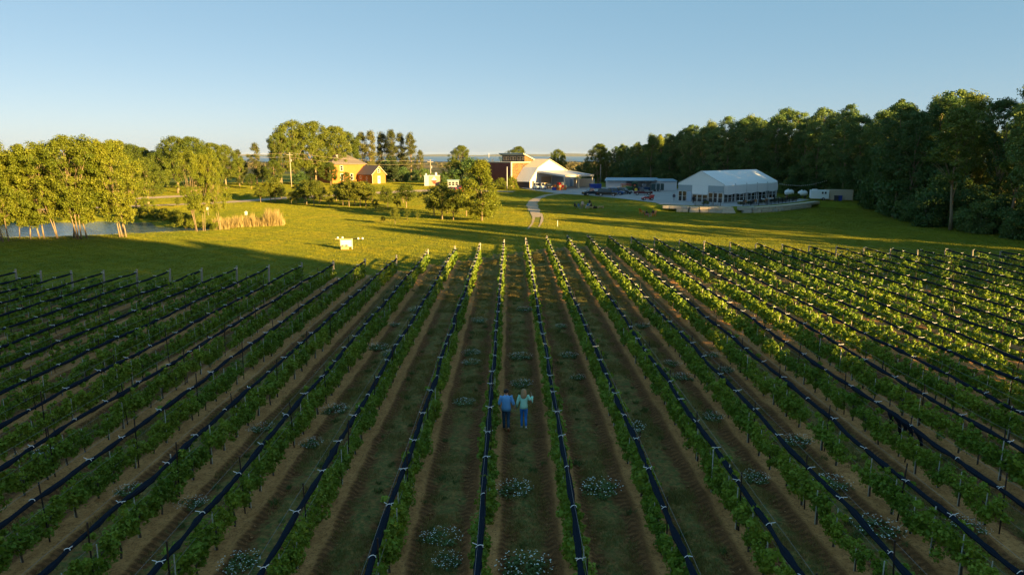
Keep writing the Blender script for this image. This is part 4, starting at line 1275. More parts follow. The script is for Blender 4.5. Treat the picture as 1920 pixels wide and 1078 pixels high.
# --- long open shed and clad store behind the car park
x, y, z = gat(1142, 356)
shed = empty('open_shed', (x, y + 1, z), R(-3)); tag(shed, 'long low open shed with blue roof and white wall panels behind tractor', 'shed')
L = at(1246, 356, 1.1)[0] - x
mb = MB(); slab(mb, (-1.0, -1.6, 2.75), (L, -1.6, 2.75), (L - 1, 5.5, 3.3), (0, 5.5, 3.3), .2); mb.build('roof', M_BLUEM, shed)
for i in range(7):
    MB().bb(i * .78, i * .78 + .76, -.1, 0, -.2, 2.55).build('wall_panel', M_WHITE, shed)
MB().bb(0, L - .5, 5.0, 5.1, -.2, 2.9).build('rear_wall', pm('grey_clad', (.4, .42, .44), .6), shed)
MB().bb(-.1, -.003, -.1, 5.0, -.2, 2.7).build('side_wall', M_WHITE, shed)
for i in range(4):
    MB().bb(7.2 + i * 2.6, 7.35 + i * 2.6, -.9, -.75, -.2, 2.5).build('post', M_BLACK, shed)
for i in range(5):
    MB().bb(8.0 + i * 1.15, 8.9 + i * 1.15, 4.85, 4.99, 1.0, 2.6).build('window', M_WHITE, shed)
x2, y2, z2 = gat(1240, 358)
st = empty('clad_store', (x2, y2 + 1.5, z2), R(2)); tag(st, 'pale clad store with blue roof between open shed and white tent', 'shed')
L2 = at(1276, 358, 1.1)[0] - x2
mb = MB(); slab(mb, (-.5, -.5, 2.75), (L2, -.5, 2.75), (L2, 4.5, 3.2), (-.5, 4.5, 3.2), .18); mb.build('roof', M_BLUEM, st)
for i in range(9):
    MB().bb(i * L2 / 9, (i + 1) * L2 / 9 - .03, -.1, 0, -.2, 2.55).build('wall_panel', M_WHITE, st)
MB().bb(0, L2, .01, 4.3, -.2, 2.53).build('wall', M_WHITE, st)

# --- event tent
def canvas_mat():
    m, t, b, o = new_mat('white_canvas')
    p = ocoord(t)
    t.links.new(mix_c(t, noise(t, .5, 4, .6, p), (.82, .83, .85), (.9, .9, .9)), b.inputs['Base Color'])
    b.inputs['Roughness'].default_value = .55
    tr = N(t, 'ShaderNodeBsdfTranslucent'); tr.inputs[0].default_value = (.7, .7, .7, 1)
    mx = N(t, 'ShaderNodeMixShader'); mx.inputs[0].default_value = .12
    bump(t, b, noise(t, .9, 3, .5, p), .35, .12)
    t.links.new(b.outputs[0], mx.inputs[1]); t.links.new(tr.outputs[0], mx.inputs[2]); t.links.new(mx.outputs[0], o.inputs[0])
    return m
M_CANVAS = canvas_mat()
M_TGREY = pm('blue_grey_panel', (.30, .36, .40), .5, var=.05)
M_ALU = pm('white_frame', (.6, .6, .6), .4, .2)
tent = empty('event_tent', (43.98, 142.1, 1.1), R(45)); tag(tent, 'large white canvas event tent with glazed gable end above the stone wall', 'tent')
TW, TL, EV, RD = 10.7, 25.4, 4.0, 6.6      # local: x along the long side (right-back), y across to the left gable corner
# gable wall is x = 0, from y = 0 (near corner) to y = TW (left corner); long open side is y = 0
nb = 5
for i in range(nb):
    xa, xb = TL * i / nb, TL * (i + 1) / nb
    for sgn in (0, 1):
        mb = MB(); nu, nv = 6, 8
        V = []; F = []
        for a in range(nu + 1):
            u = a / nu
            for c in range(nv + 1):
                v = c / nv                                   # eave to ridge
                yy_ = (TW / 2) * v; zz = EV + (RD - EV) * v
                if v < .18: zz -= .35 * (1 - v / .18) ** 2
                sag = .035 * math.sin(math.pi * u) * math.sin(math.pi * min(1, v * 1.1)) + (.008 if 0 < a < nu else 0)
                V.append((xa + (xb - xa) * u, yy_ if sgn == 0 else TW - yy_, zz - sag))
        for a in range(nu):
            for c in range(nv):
                k = a * (nv + 1) + c
                F.append((k, k + 1, k + nv + 2, k + nv + 1))
        mb.add(V, F); mb.build('roof_panel', M_CANVAS, tent, smooth=True)
    # valance curtain on the long side with a few folds
    for yv in (0,):
        V = []; F = []; nu = 10
        for a in range(nu + 1):
            u = a / nu
            dy = .10 * math.sin(a * 1.9 + i) 
            zb = 1.95 - .22 * math.sin(math.pi * u)
            V += [(xa + (xb - xa) * u, -.02, EV - .33), (xa + (xb - xa) * u, -.05 + dy, (EV + zb) / 2), (xa + (xb - xa) * u, -.03 + dy, zb)]
        for a in range(nu):
            for c in range(2):
                k = a * 3 + c; F.append((k, k + 1, k + 4, k + 3))
        mb = MB(); mb.add(V, F); mb.build('side_curtain', M_CANVAS, tent, smooth=True)
mb = MB(); mb.add([(0, -.02, EV - .4), (0, TW + .02, EV - .4), (0, TW, EV + .05), (0, TW / 2, RD - .02), (0, 0, EV + .05)], [(0, 1, 2, 3, 4)])
mb.build('gable_panel', M_CANVAS, tent)
mb = MB(); mb.add([(TL, -.02, .0), (TL, TW + .02, 0), (TL, TW, EV), (TL, TW / 2, RD - .02), (TL, 0, EV)], [(0, 1, 2, 3, 4)]); mb.build('gable_panel', M_CANVAS, tent)
mb = MB(); mb.bb(0, TL, TW - .03, TW, 0, EV - .3); mb.build('rear_curtain', M_CANVAS, tent)
for i in range(nb + 1):
    for yv in (0.08, TW - .08):
        MB().bb(TL * i / nb - .09 + (.1 if i == 0 else -.1 if i == nb else 0), TL * i / nb + .09 + (.1 if i == 0 else -.1 if i == nb else 0), yv - .09, yv + .09, 0, EV - .05).build('post', M_ALU, tent)
mb = MB(); mb.tube([(-.06, -.05, EV - .45), (-.06, .15, EV + .02), (-.06, TW / 2, RD), (-.06, TW - .15, EV + .02), (-.06, TW + .05, EV - .45)], .07, 5); mb.build('gable_trim', M_ALU, tent)
# gable: upper panels
MB().bb(-.08, -.01, 7.3, TW - .05, 2.35, EV - .42).build('upper_panel', M_TGREY, tent)
MB().bb(-.10, -.01, 3.5, 7.28, 1.75, EV - .42).build('upper_panel', M_CANVAS, tent)
MB().bb(-.08, -.01, .05, 3.48, 2.2, EV - .42).build('upper_panel', M_TGREY, tent)
# glazing below
ys_ = [(.15, 1.2), (1.25, 2.3), (2.35, 3.4), (3.6, 4.8), (4.85, 6.0), (6.05, 7.2), (8.6, 9.6), (9.65, 10.6)]
for a, c in ys_:
    top = 2.15 if a < 3.5 else (1.7 if a < 7.3 else 2.3)
    window_on(tent, a, c, .1, top, ('x', -.02, -1), M_ALU, fw=.09)
MB().bb(-.09, -.02, 7.35, 8.5, .0, 2.3).build('door', pm('pale_blue_door', (.35, .42, .52), .4), tent)
for i in range(14):
    xa = .4 + i * (TL - .8) / 14
    window_on(tent, xa, xa + (TL - .8) / 14 - .08, .15, 1.95, ('y', .12, -1), M_ALU, fw=.09)
MB().bb(.2, TL - .2, .2, TW - .2, .01, .06).build('deck', M_WOOD, tent)

# --- retaining wall of quarried blocks, steps
M_BLOCK = pm('limestone_block', (.52, .43, .33), .9, var=.28, scale=1.4, bmp=.7)
M_BLOCK2 = pm('limestone_block_grey', (.42, .38, .33), .9, var=.3, scale=1.4, bmp=.7)
wall = empty('retaining_wall', (44, 133, 0)); tag(wall, 'curved two course retaining wall of big limestone blocks below the tent', 'wall')
Wp = EDGE[5:13, :2]
dd = np.r_[0, np.cumsum(np.hypot(*np.diff(Wp, axis=0).T))]
def wpt(s): return np.array([np.interp(s, dd, Wp[:, 0]), np.interp(s, dd, Wp[:, 1])])
sx, _ = at(1361, 392, .5); s_step = None
for c in range(2):
    s = 0.3 if c == 1 else 3.2
    send = dd[-1] if c == 1 else dd[-1] - 5
    while s < send:
        ln = random.choice((1.0, 1.25, 1.6, 1.9, 2.3)) * random.uniform(.9, 1.1)
        a, b = wpt(s), wpt(min(s + ln, dd[-1]))
        m_ = (a + b) / 2
        d = b - a; nrm = np.array([d[1], -d[0]]) / (np.hypot(*d) + 1e-9)
        pxm_ = 960 + FPX * m_[0] / m_[1]
        s += ln + .04
        if 1354 < pxm_ < 1382: continue
        q = m_ + nrm * (1.25 if c == 0 else .85)
        mb = MB(); mb.box(0, 0, 0, ln, .8 if c == 0 else 1.3, .55 + random.uniform(-.03, .02))
        o = mb.build('stone', M_BLOCK if random.random() < .68 else M_BLOCK2, wall, bevel=.05)
        for v in o.data.vertices:
            v.co += Vector([random.uniform(-.035, .035) for _ in range(3)])
        o.location = (q[0] - 44, q[1] - 133, .27 + c * .56); o.rotation_euler = (0, 0, math.atan2(d[1], d[0]) + random.uniform(-.03, .03))
st_ = empty('stone_steps', (41.9, 131.6, 0), R(3)); tag(st_, 'three broad stone steps through the gap in the retaining wall', 'steps')
for i in range(4):
    MB().bb(-1.15 - (.2 if i == 0 else 0), 1.15, -.6 + i * .45, .1 + i * .45 + (.6 if i == 3 else 0), .0, .28 * (i + 1) + (.0)).build('step', M_BLOCK, st_, bevel=.03)

# --- patio fence, furniture
def fence_run(p0, p1, label):
    a, b = np.array(p0), np.array(p1)
    L_ = float(np.hypot(*(b - a)))
    o = empty('patio_fence', (*a, 1.13), math.atan2(*(b - a)[::-1])); tag(o, label, 'fence', 'black metal fences round the patio')
    n_ = max(1, round(L_ / 1.9))
    for i in range(n_ + 1):
        MB().bb(i * L_ / n_ - .05, i * L_ / n_ + .05, -.05, .05, 0, 1.15).build('post', M_BLACK, o)
    for zz in (.12, 1.05):
        MB().bb(0, L_, -.02, .02, zz - .025, zz + .025).build('rail', M_BLACK, o)
    mb = MB()
    for i in range(int(L_ / .14)):
        mb.bb(i * .14 - .012, i * .14 + .012, -.012, .012, .12, 1.05)
    tag(mb.build('picket', M_BLACK, o), kind='stuff')
fence_run((36.6, 136.2), (41.3, 135.0), 'black metal patio fence in front of the glazed tent gable, left of the steps')
fence_run((45.8, 135.2), (51.5, 138.2), 'black metal patio fence in front of the tent, right of the stone steps')
fence_run((51.8, 138.4), (62.0, 149.0), 'long black metal patio fence running back towards the white trailer')
def table(x, y, top, label):
    o = empty('patio_table', (x, y, 1.14)); tag(o, label, 'table', 'tables on the tent patio')
    MB().lathe([(.65, 0), (.68, .03), (.65, .06)], 14, (0, 0, .72)).build('table_top', top, o)
    MB().lathe([(.3, 0), (.05, .06), (.05, .72)], 8).build('leg', M_BLACK, o)
def chair(x, y, rz, m, label):
    o = empty('patio_chair', (x, y, 1.14), rz); tag(o, label, 'chair', 'chairs on the tent patio')
    MB().bb(-.24, .24, -.24, .24, .42, .47).build('seat', m, o)
    MB().bb(-.24, .24, .2, .25, .472, .95).build('backrest', m, o)
    for sx_ in (-1, 1):
        for sy_ in (-1, 1):
            MB().bb(sx_ * .2 - .025, sx_ * .2 + .025, sy_ * .2 - .025, sy_ * .2 + .025, 0, .418).build('leg', M_BLACK, o)
M_ORW = pm('orange_timber', (.46, .22, .08), .7)
spots = [(46.5, 138.6), (48.6, 140.3), (50.8, 141.9), (53.3, 144.2), (55.6, 147.0), (58.0, 149.8), (60.2, 152.2)]
for i, (x, y) in enumerate(spots):
    table(x, y, M_WHITE if i % 2 == 0 else M_ALU, f'round patio table beside the open tent side, {ORD[i]} from the stone steps')
    for j in range(2):
        a = random.random() * 6.28
        chair(x + .95 * math.cos(a), y + .95 * math.sin(a), a - R(90), M_ORW if (i + j) % 3 == 0 else M_BLACK, ('orange timber' if (i + j) % 3 == 0 else 'black') + f' patio chair at the {ORD[i]} table from the steps, ' + ('first' if j == 0 else 'second') + ' of its pair')
for i, (px_, y_) in enumerate(((1338, 136.6), (1344, 137.2))):
    x_ = (px_ - 960) / FPX * y_
    MB_ = empty('patio_heater', (x_, y_, 1.14)); tag(MB_, 'slim dark post standing by the fence before the gable, ' + ('left one' if i == 0 else 'right one'), 'post')
    MB().tube([(0, 0, 0), (0, 0, 2.7)], .05 if i == 0 else .035, 6).build('pole', M_BLACK if i == 0 else M_WHITE, MB_)
    MB().lathe([(.2, 0), (.2, .06)], 10).build('base', M_BLACK, MB_)
# planting along the wall top
for i, (px_, py_) in enumerate(((1328, 384), (1392, 384), (1410, 383), (1432, 381), (1455, 379), (1470, 378), (1490, 375), (1498, 374))):
    x, y = at(px_, py_, 1.1)
    s_ = tree('shrub%d' % (i % 2), 'patio_shrub', x, y + .5, .75 if i < 5 else 1.3, f'low green shrub behind the retaining wall, {ORD[i]} from the left', 'shrub', 'shrubs along the wall top', wide=1.5, z=1.1)

# --- white trailer, tan container, bins, tanks, string lights
x, y, z = gat(1542, 376)
tr_ = empty('horse_trailer', (x, y + 1.2, z), R(-14)); tag(tr_, 'tall white box trailer with two small windows beside the tan container', 'trailer')
MB().bb(-1.9, 1.9, -1.05, 1.05, .35, 2.25).build('body', M_BRIGHT, tr_, bevel=.06)
MB().bb(-1.5, -.5, -.5, .5, 2.252, 2.45).build('roof_unit', M_BRIGHT, tr_, bevel=.04)
for u in (.35, .95):
    window_on(tr_, u, u + .35, 1.45, 1.9, ('y', -1.05, -1), M_DGREY, fw=.05)
for sy in (-1, 1):
    w = MB().lathe([(.1, -.09), (.3, -.1), (.33, 0), (.3, .1), (.1, .09)], 16, (.75, sy * 1.0, .33), 'y').build('wheel', M_RUBBER, tr_)
    MB().lathe([(.17, -.02), (.15, .02)], 12, (.75, sy * 1.12, .33), 'y').build('rim', M_CHROME, w)
MB().tube([(-1.9, 0, .45), (-2.9, 0, .45)], .07, 5).build('hitch', M_BLACK, tr_)
x, y, z = gat(1580, 376.5)
container('storage_container', 'tan storage container right of the white trailer before the dark trees', 'container', x, y + 1.6, z, R(-16), 5.6, 2.4, 2.35, pm('sand_container', (.50, .42, .31), .6), pm('sand_container_end', (.45, .32, .18), .6))
for i, (px_, m_, c_) in enumerate(((1568.5, M_DGREY, 'dark'), (1576, M_BLUEP, 'blue'))):
    x, y, z = gat(px_, 376.8)
    b_ = empty('wheelie_bin', (x, y - .3, z), R(-14)); tag(b_, f'{c_} wheeled bin standing before the tan container', 'bin', 'bins by the container')
    mb = MB(); mb.prism([(-.3, 0), (.3, 0), (.38, 1.1), (-.38, 1.1)], -.35, .35); mb.build('body', m_, b_)
    MB().bb(-.42, .42, -.42, .4, 1.102, 1.2).build('lid', m_, b_, bevel=.02)
    for sx_ in (-1, 1):
        MB().lathe([(.1, -.04), (.1, .04)], 10, (sx_ * .33, .36, .1), 'x').build('wheel', M_RUBBER, b_)
for i, (px_, py_, k_) in enumerate(((1491, 371.5, 'behind the patio shrubs'), (1517, 373.5, 'just left of the white trailer'))):
    x, y, z = gat(px_, py_)
    t_ = empty('propane_tank', (x, y + 3, z), R(5)); tag(t_, f'white rounded propane tank on legs {k_}', 'tank', 'white propane tanks')
    mb = MB(); mb.lathe([(.05, -1.1), (.45, -1.0), (.62, -.7), (.62, .7), (.45, 1.0), (.05, 1.1)], 16, (0, 0, 1.15), 'x'); mb.build('body', M_BRIGHT, t_, smooth=True)
    MB().lathe([(.18, 0), (.18, .22), (.1, .27)], 10, (-.3, 0, 1.72)).build('valve_dome', M_BRIGHT, t_)
    MB().tube([(.4, 0, 1.7), (.4, 0, 2.05)], .04, 6).build('vent_pipe', M_BRIGHT, t_)
    for sx_ in (-.6, .6):
        MB().bb(sx_ - .1, sx_ + .1, -.5, .5, -.1, .62).build('leg', M_BLACK, t_)
sl = empty('string_lights', (0, 0, 0)); tag(sl, 'sagging string of small white bulbs between the tent and dark trees', 'string lights')
p0, p1 = Vector((62.2, 160.5, 4.6)), Vector((76.5, 166, 5.2))
pts = [p0.lerp(p1, i / 24) - Vector((0, 0, .9 * math.sin(math.pi * i / 24))) for i in range(25)]
MB().tube(pts, .012, 4).build('cable', M_BLACK, sl)
mb = MB()
for p in pts[1:-1]: mb.ball(p - Vector((0, 0, .1)), .085, 6, 4)
tag(mb.build('bulb', M_FLOWER, sl), kind='stuff')
x, y, z = gat(1605, 376.5)
pl = empty('timber_planks', (x + .8, y + .8, z), R(-25)); tag(pl, 'pale planks lying on the grass right of the container', 'planks')
for i in range(3):
    MB().bb(-1.6 + i * .3, 1.4 + i * .5, -.3 + i * .22, -.12 + i * .22, .03, .1).build('plank', M_WOOD, pl)

# --- poles and wires
def pole(name, px_, py_base, py_top, Y, label, cat='utility pole', m=M_POST, r=.14, arm=True):
    x_ = (px_ - 960) / FPX * Y
    z_ = g1(x_, Y); top = CAM_H - (py_top - YH) * Y / FPX
    o = empty(name, (x_, Y, z_)); tag(o, label, cat)
    MB().tube([(0, 0, -.3), (0, 0, top - z_)], [r, r * .7], 8).build('pole', m, o, smooth=True)
    if arm:
        MB().bb(-.9, .9, -.05, .05, top - z_ - .8, top - z_ - .65).build('crossarm', M_POST, o)
        MB().lathe([(.2, 0), (.2, .7)], 8, (.28, 0, top - z_ - 2.6)).build('transformer', M_WIRE, o)
    return Vector((x_, Y, top - .7))
pa = pole('utility_pole', 553, 345, 286, 196, 'tall grey utility pole before the big tree group left of the brick house')
pb = pole('utility_pole', 811.5, 335, 299, 206, 'shorter pale utility pole behind the painted shed')
pc_ = Vector((-165, 190, 10.5))
pd_ = Vector((40, 230, 7.5))
cab = empty('power_lines', (0, 0, 0)); tag(cab, 'thin power lines strung between the two utility poles', 'power lines')
for off in (-.8, .8):
    for u, v in ((pc_, pa), (pa, pb)):
        MB().tube([u.lerp(v, i / 16) + Vector((off, 0, (.9 if off > 0 else -.7) * 0 - 1.0 * math.sin(math.pi * i / 16) + (.5 if off > 0 else -.6))) for i in range(17)], .012, 4).build('wire', M_CREAM, cab)
pole('flagpole', 953, 357, 312, 199, 'white flagpole in front of the red brick block', 'flagpole', M_WHITE, .1, False)
pole('flagpole', 919.5, 340, 288, 224, 'thin white mast at the left end of the brick block', 'mast', M_WHITE, .09, False)
pole('lamp_post', 1126, 345, 308, 215, 'slim grey lamp post right of the canopy by the trees', 'lamp post', M_WIRE, .1, False)
pole('marker_stake', 1047.5, 424, 411, g1(0, 0) + 106, 'thin white marker stake in the lawn right of the gravel track', 'stake', M_WHITE, .05, False)
x, y, z = gat(465, 417)
bb_ = empty('nest_box', (x, y, z)); tag(bb_, 'white nest box on a post standing in the tan reeds', 'nest box')
MB().tube([(0, 0, 0), (0, 0, 1.25)], .04, 6).build('post', M_POST, bb_)
MB().bb(-.16, .16, -.16, .16, 1.25, 1.7).build('box', M_WHITE, bb_)
mb = MB(); mb.prism([(-.22, 1.7), (.22, 1.7), (0, 1.86)], -.22, .22); mb.build('roof', M_WHITE, bb_)
x, y, z = gat(393, 404)
bb_ = empty('nest_box', (x, y, z)); tag(bb_, 'white nest box on a post behind the leaning pond trunks', 'nest box')
MB().tube([(0, 0, 0), (0, 0, 1.0)], .04, 6).build('post', M_POST, bb_)
MB().bb(-.15, .15, -.15, .15, 1.0, 1.45).build('box', M_WHITE, bb_)
MB().bb(-.2, .2, -.2, .2, 1.45, 1.5).build('roof', M_WHITE, bb_)

# --- sign board on the lawn
x, y, z = gat(652, 468)
sg = empty('sign_board', (x, y + .25, z), R(4)); tag(sg, 'white sign board with floodlights and timber planter box on the sunlit lawn', 'sign')
for sx_ in (-.72, .62):
    MB().bb(sx_ - .05, sx_ + .05, -.05, .05, -.1, 1.28).build('post', M_CREAM, sg)
MB().bb(-.66, .56, -.045, .045, .32, 1.12).build('board', M_WHITE, sg)
MB().bb(-1.35, .72, -.04, .04, 1.2, 1.28).build('crossbar', M_WOOD, sg)
MB().bb(.725, 1.25, -.05, .05, 1.19, 1.29).build('arm', M_BLACK, sg)
for sx_, sz in ((-1.05, 1.38), (-.5, 1.38), (1.34, 1.27), (1.85, 1.27)):
    mb = MB(); mb.lathe([(.04, -.14), (.13, .02), (.14, .1), (.1, .11)], 10, (sx_, -.02, sz), 'y'); f_ = mb.build('floodlight', M_WHITE, sg)
    MB().tube([(sx_, 0, sz - .14), (sx_, -.03, sz)], .03, 5).build('bracket', M_BLACK, f_)
MB().tube([(1.25, 0, 1.25), (1.9, 0, 1.26)], .02, 5).build('arm', M_WOOD, sg)
MB().bb(-.66, .25, -.42, -.06, -.02, .36).build('planter_box', M_WOOD, sg, bevel=.02)
mb = MB(); V, F = leaf_cloud([(-.4, -.24, .4), (.0, -.24, .42)], [.2, .22], 40, .1, rng); obj('planting', mesh_np('planting', V, F), L_WEED, sg)
# ------------------------------------------------------------------ vehicles
def wheel(parent, x, y, r, w, rim=M_CHROME):
    o = MB().lathe([(r * .55, -w / 2), (r * .9, -w / 2), (r, -w * .3), (r, w * .3), (r * .9, w / 2), (r * .55, w / 2)], 18, (x, y, r), 'y').build('wheel', M_RUBBER, parent)
    sg = 1 if y > 0 else -1
    MB().lathe([(r * .58, -w * .1), (r * .5, w * .1), (r * .12, w * .16)], 14, (x, y + sg * w * .42, r), 'y').build('rim', rim, o)

def car(name, label, cat, x, y, z, rz, L, Wd, H, paint, kind='suv', group='vehicles in the car park', under=None):
    """x forward"""
    o = empty(name, (x, y, z), rz); tag(o, label, cat, group)
    r = .36 if kind != 'cart' else .27
    h0, hb = .32, H * .56
    hl = L / 2
    if kind == 'suv':
        low = [(-hl, .45), (-hl + .1, h0), (hl - .15, h0), (hl, .5), (hl - .05, hb - .2), (hl - .25, hb - .05), (hl * .42, hb), (-hl + .05, hb)]
        cab_b, cab_t = (-hl + .05, hl * .42), (-hl + .35, hl * .12)
    elif kind == 'pickup':
        low = [(-hl, .55), (-hl + .05, h0 + .05), (hl - .15, h0 + .05), (hl, .55), (hl - .03, hb - .1), (hl - .2, hb), (-hl, hb)]
        cab_b, cab_t = (-hl * .12, hl * .5), (-hl * .06, hl * .28)
    else:
        low = [(-hl, .4), (-hl + .1, .25), (hl - .1, .25), (hl, .45), (hl - .25, hb), (-hl, hb)]
        cab_b, cab_t = (-hl * .6, hl * .45), (-hl * .55, hl * .3)
    mb = MB(); mb.prism(low, -Wd / 2, Wd / 2); mb.build('body', paint, o, bevel=.07)
    zt = H
    w0, w1 = Wd / 2 - .06, Wd / 2 - .2
    V = [(cab_b[0], -w0, hb), (cab_b[1], -w0, hb), (cab_b[1], w0, hb), (cab_b[0], w0, hb), (cab_t[0], -w1, zt), (cab_t[1], -w1, zt), (cab_t[1], w1, zt), (cab_t[0], w1, zt)]
    mb = MB(); mb.add(V, [(3, 2, 1, 0), (4, 5, 6, 7), (0, 1, 5, 4), (1, 2, 6, 5), (2, 3, 7, 6), (3, 0, 4, 7)]); mb.build('cabin', paint, o, bevel=.05)
    def pane(nm, q, inset=.12, off=.03):
        q = [Vector(p) for p in q]; c = sum(q, Vector()) / 4
        n_ = (q[1] - q[0]).cross(q[3] - q[0]).normalized()
        if n_.dot(c - Vector(((cab_b[0] + cab_b[1]) / 2, 0, (hb + zt) / 2))) < 0: n_ = -n_
        q = [p.lerp(c, inset) + n_ * off for p in q]
        q2 = [p - n_ * .02 for p in q]
        mb = MB(); mb.add(q + q2, [(0, 1, 2, 3), (7, 6, 5, 4), (0, 4, 5, 1), (1, 5, 6, 2), (2, 6, 7, 3), (3, 7, 4, 0)]); mb.build(nm, M_GLASS, o)
    Vv = [Vector(p) for p in V]
    pane('windscreen', (Vv[1], Vv[2], Vv[6], Vv[5])); pane('rear_window', (Vv[3], Vv[0], Vv[4], Vv[7]))
    for a, b, c, d in ((0, 1, 5, 4), (2, 3, 7, 6)):
        mid0 = (Vv[a] + Vv[b]) / 2; mid1 = (Vv[d] + Vv[c]) / 2
        pane('side_window', (Vv[a], mid0, mid1, Vv[d]), .10); pane('side_window', (mid0, Vv[b], Vv[c], mid1), .10)
    for sx in (-hl * .62, hl * .62):
        for sy in (-1, 1):
            wheel(o, sx, sy * (Wd / 2 - .09), r, .24)
    for sy in (-1, 1):
        MB().bb(hl - .06, hl + .02, sy * (Wd / 2 - .35) - .18, sy * (Wd / 2 - .35) + .18, hb - .33, hb - .16).build('headlight', M_CHROME, o)
        MB().bb(-hl - .02, -hl + .05, sy * (Wd / 2 - .18) - .12, sy * (Wd / 2 - .18) + .12, hb - .4, hb - .1).build('tail_light', pm('red_lens', (.4, .02, .02), .3), o)
    MB().bb(hl - .05, hl + .05, -Wd / 2 + .15, Wd / 2 - .15, .34, .52).build('bumper', under or M_BLACK, o)
    MB().bb(-hl - .05, -hl + .05, -Wd / 2 + .15, Wd / 2 - .15, .34, .52).build('bumper', under or M_BLACK, o)
    if kind == 'pickup':
        mb = MB(); mb.bb(-hl + .12, cab_b[0] - .08, -Wd / 2 + .14, Wd / 2 - .14, hb - .35, hb + .006); mb.build('bed', M_BLACK, o)
    return o
P_NAVY = pm('dark_teal_paint', (.012, .028, .04), .22, var=.05, spec=.7)
P_BLACK = pm('black_paint', (.01, .011, .014), .2, var=.05, spec=.7)
P_BLUE = pm('blue_paint', (.012, .07, .20), .22, .2, var=.05, spec=.7)
P_MAROON = pm('maroon_paint', (.085, .012, .016), .25, var=.05, spec=.7)
P_RED = pm('red_paint', (.42, .02, .02), .3, var=.05, spec=.6)
P_WHITE = pm('white_paint', (.7, .7, .7), .3, var=.04)
P_GREEN = pm('green_paint', (.015, .09, .025), .35, var=.1)
P_YEL = pm('yellow_paint', (.65, .42, .02), .45, var=.1)
def put(px_, py_): return gat(px_, py_)
x, y, z = put(1113, 367); car('pickup_truck', 'dark teal pickup truck with pale side windows, first of the parked line', 'pickup', x, y + 1, z, R(195), 4.9, 1.9, 1.85, P_NAVY, 'pickup')
x, y, z = put(1142, 368.5); car('parked_car', 'large black suv parked beside the dark teal pickup', 'car', x, y + 1, z, R(-14), 4.9, 1.9, 1.8, P_BLACK)
x, y, z = put(1159, 366.5); car('parked_car', 'blue suv parked behind the black suv', 'car', x, y + 2.2, z, R(-24), 4.5, 1.85, 1.75, P_BLUE)
x, y, z = put(1170, 365); car('parked_car', 'black hatchback at the right end of the parked line', 'car', x + .6, y + 2.2, z, R(-40), 4.2, 1.8, 1.65, P_BLACK)
x, y, z = put(1209, 366.5); car('pickup_truck', 'maroon pickup truck parked in front of the open shed', 'pickup', x, y + 1, z, R(172), 4.6, 1.9, 1.75, P_MAROON, 'pickup')
x, y, z = put(1214, 358.5); car('pickup_truck', 'dark blue pickup truck behind the maroon pickup', 'pickup', x, y + 2, z, R(178), 4.6, 1.9, 1.95, pm('slate_blue_paint', (.02, .045, .10), .25), 'pickup')
x, y, z = put(1008.5, 355.5); car('utility_cart', 'left white utility cart at the barn corner', 'cart', x, y + .8, z, R(-70), 2.7, 1.4, 1.85, P_WHITE, 'cart', 'white carts by the barn')
x, y, z = put(1018.5, 355.8); car('utility_cart', 'right white utility cart at the barn corner', 'cart', x, y + .8, z, R(-60), 2.7, 1.4, 1.85, P_WHITE, 'cart', 'white carts by the barn')
x, y, z = put(1031.5, 354.5); car('parked_car', 'dark car parked under the canopy edge beside the carts', 'car', x, y + 1.5, z, R(-80), 4.0, 1.8, 1.6, P_BLACK)
x, y, z = put(856, 363); car('parked_car', 'bright red car parked behind the orchard trees', 'car', x, y + 1, z, R(-25), 4.3, 1.8, 1.6, P_RED, 'suv', 'red cars behind the orchard')
x, y, z = put(872, 358); car('parked_car', 'crimson car parked right behind the bright red car', 'car', x, y + 1.5, z, R(-5), 4.3, 1.8, 1.5, pm('crimson_paint', (.30, .02, .05), .3), 'suv', 'red cars behind the orchard')
# glass kiosk and blue truck behind the red cars
x, y, z = put(851, 352)
gk = empty('glass_kiosk', (x, y + 2, z), R(4)); tag(gk, 'small grey glazed kiosk behind the bright red car', 'kiosk')
MB().bb(-1.6, 1.6, -1.2, 1.2, 0, 2.0).build('wall', pm('kiosk_grey', (.22, .25, .28), .5), gk)
MB().bb(-1.8, 1.8, -1.4, 1.4, 2.002, 2.14).build('roof', M_BLUEM, gk)
for i in range(3): window_on(gk, -1.45 + i * 1.0, -.55 + i * 1.0, .5, 1.7, ('y', -1.2, -1), M_ALU, fw=.07)

# tractor
x, y, z = put(1190, 361.5)
tc = empty('tractor', (x, y + 1, z), R(172)); tag(tc, 'green tractor with yellow wheels and glazed cab by the open shed', 'tractor')
MB().bb(.1, 1.9, -.42, .42, .95, 1.6).build('hood', P_GREEN, tc, bevel=.08)
MB().bb(-1.2, 1.9, -.3, .3, .55, .95).build('chassis', P_GREEN, tc)
mb = MB(); mb.add([(-1.25, -.72, 1.2), (.25, -.72, 1.2), (.25, .72, 1.2), (-1.25, .72, 1.2), (-1.1, -.66, 2.55), (.1, -.66, 2.55), (.1, .66, 2.55), (-1.1, .66, 2.55)], [(3, 2, 1, 0), (4, 5, 6, 7), (0, 1, 5, 4), (1, 2, 6, 5), (2, 3, 7, 6), (3, 0, 4, 7)])
mb.build('cab', M_GLASS, tc)
MB().bb(-1.3, .25, -.78, .78, 2.555, 2.72).build('cab_roof', P_GREEN, tc, bevel=.05)
mb = MB()
for px_, py_ in ((-1.2, -.72), (.2, -.72), (.2, .72), (-1.2, .72)): mb.tube([(px_, py_, 1.2), (px_ * .9, py_ * .93, 2.55)], .045, 4)
mb.build('cab_frame', P_GREEN, tc)
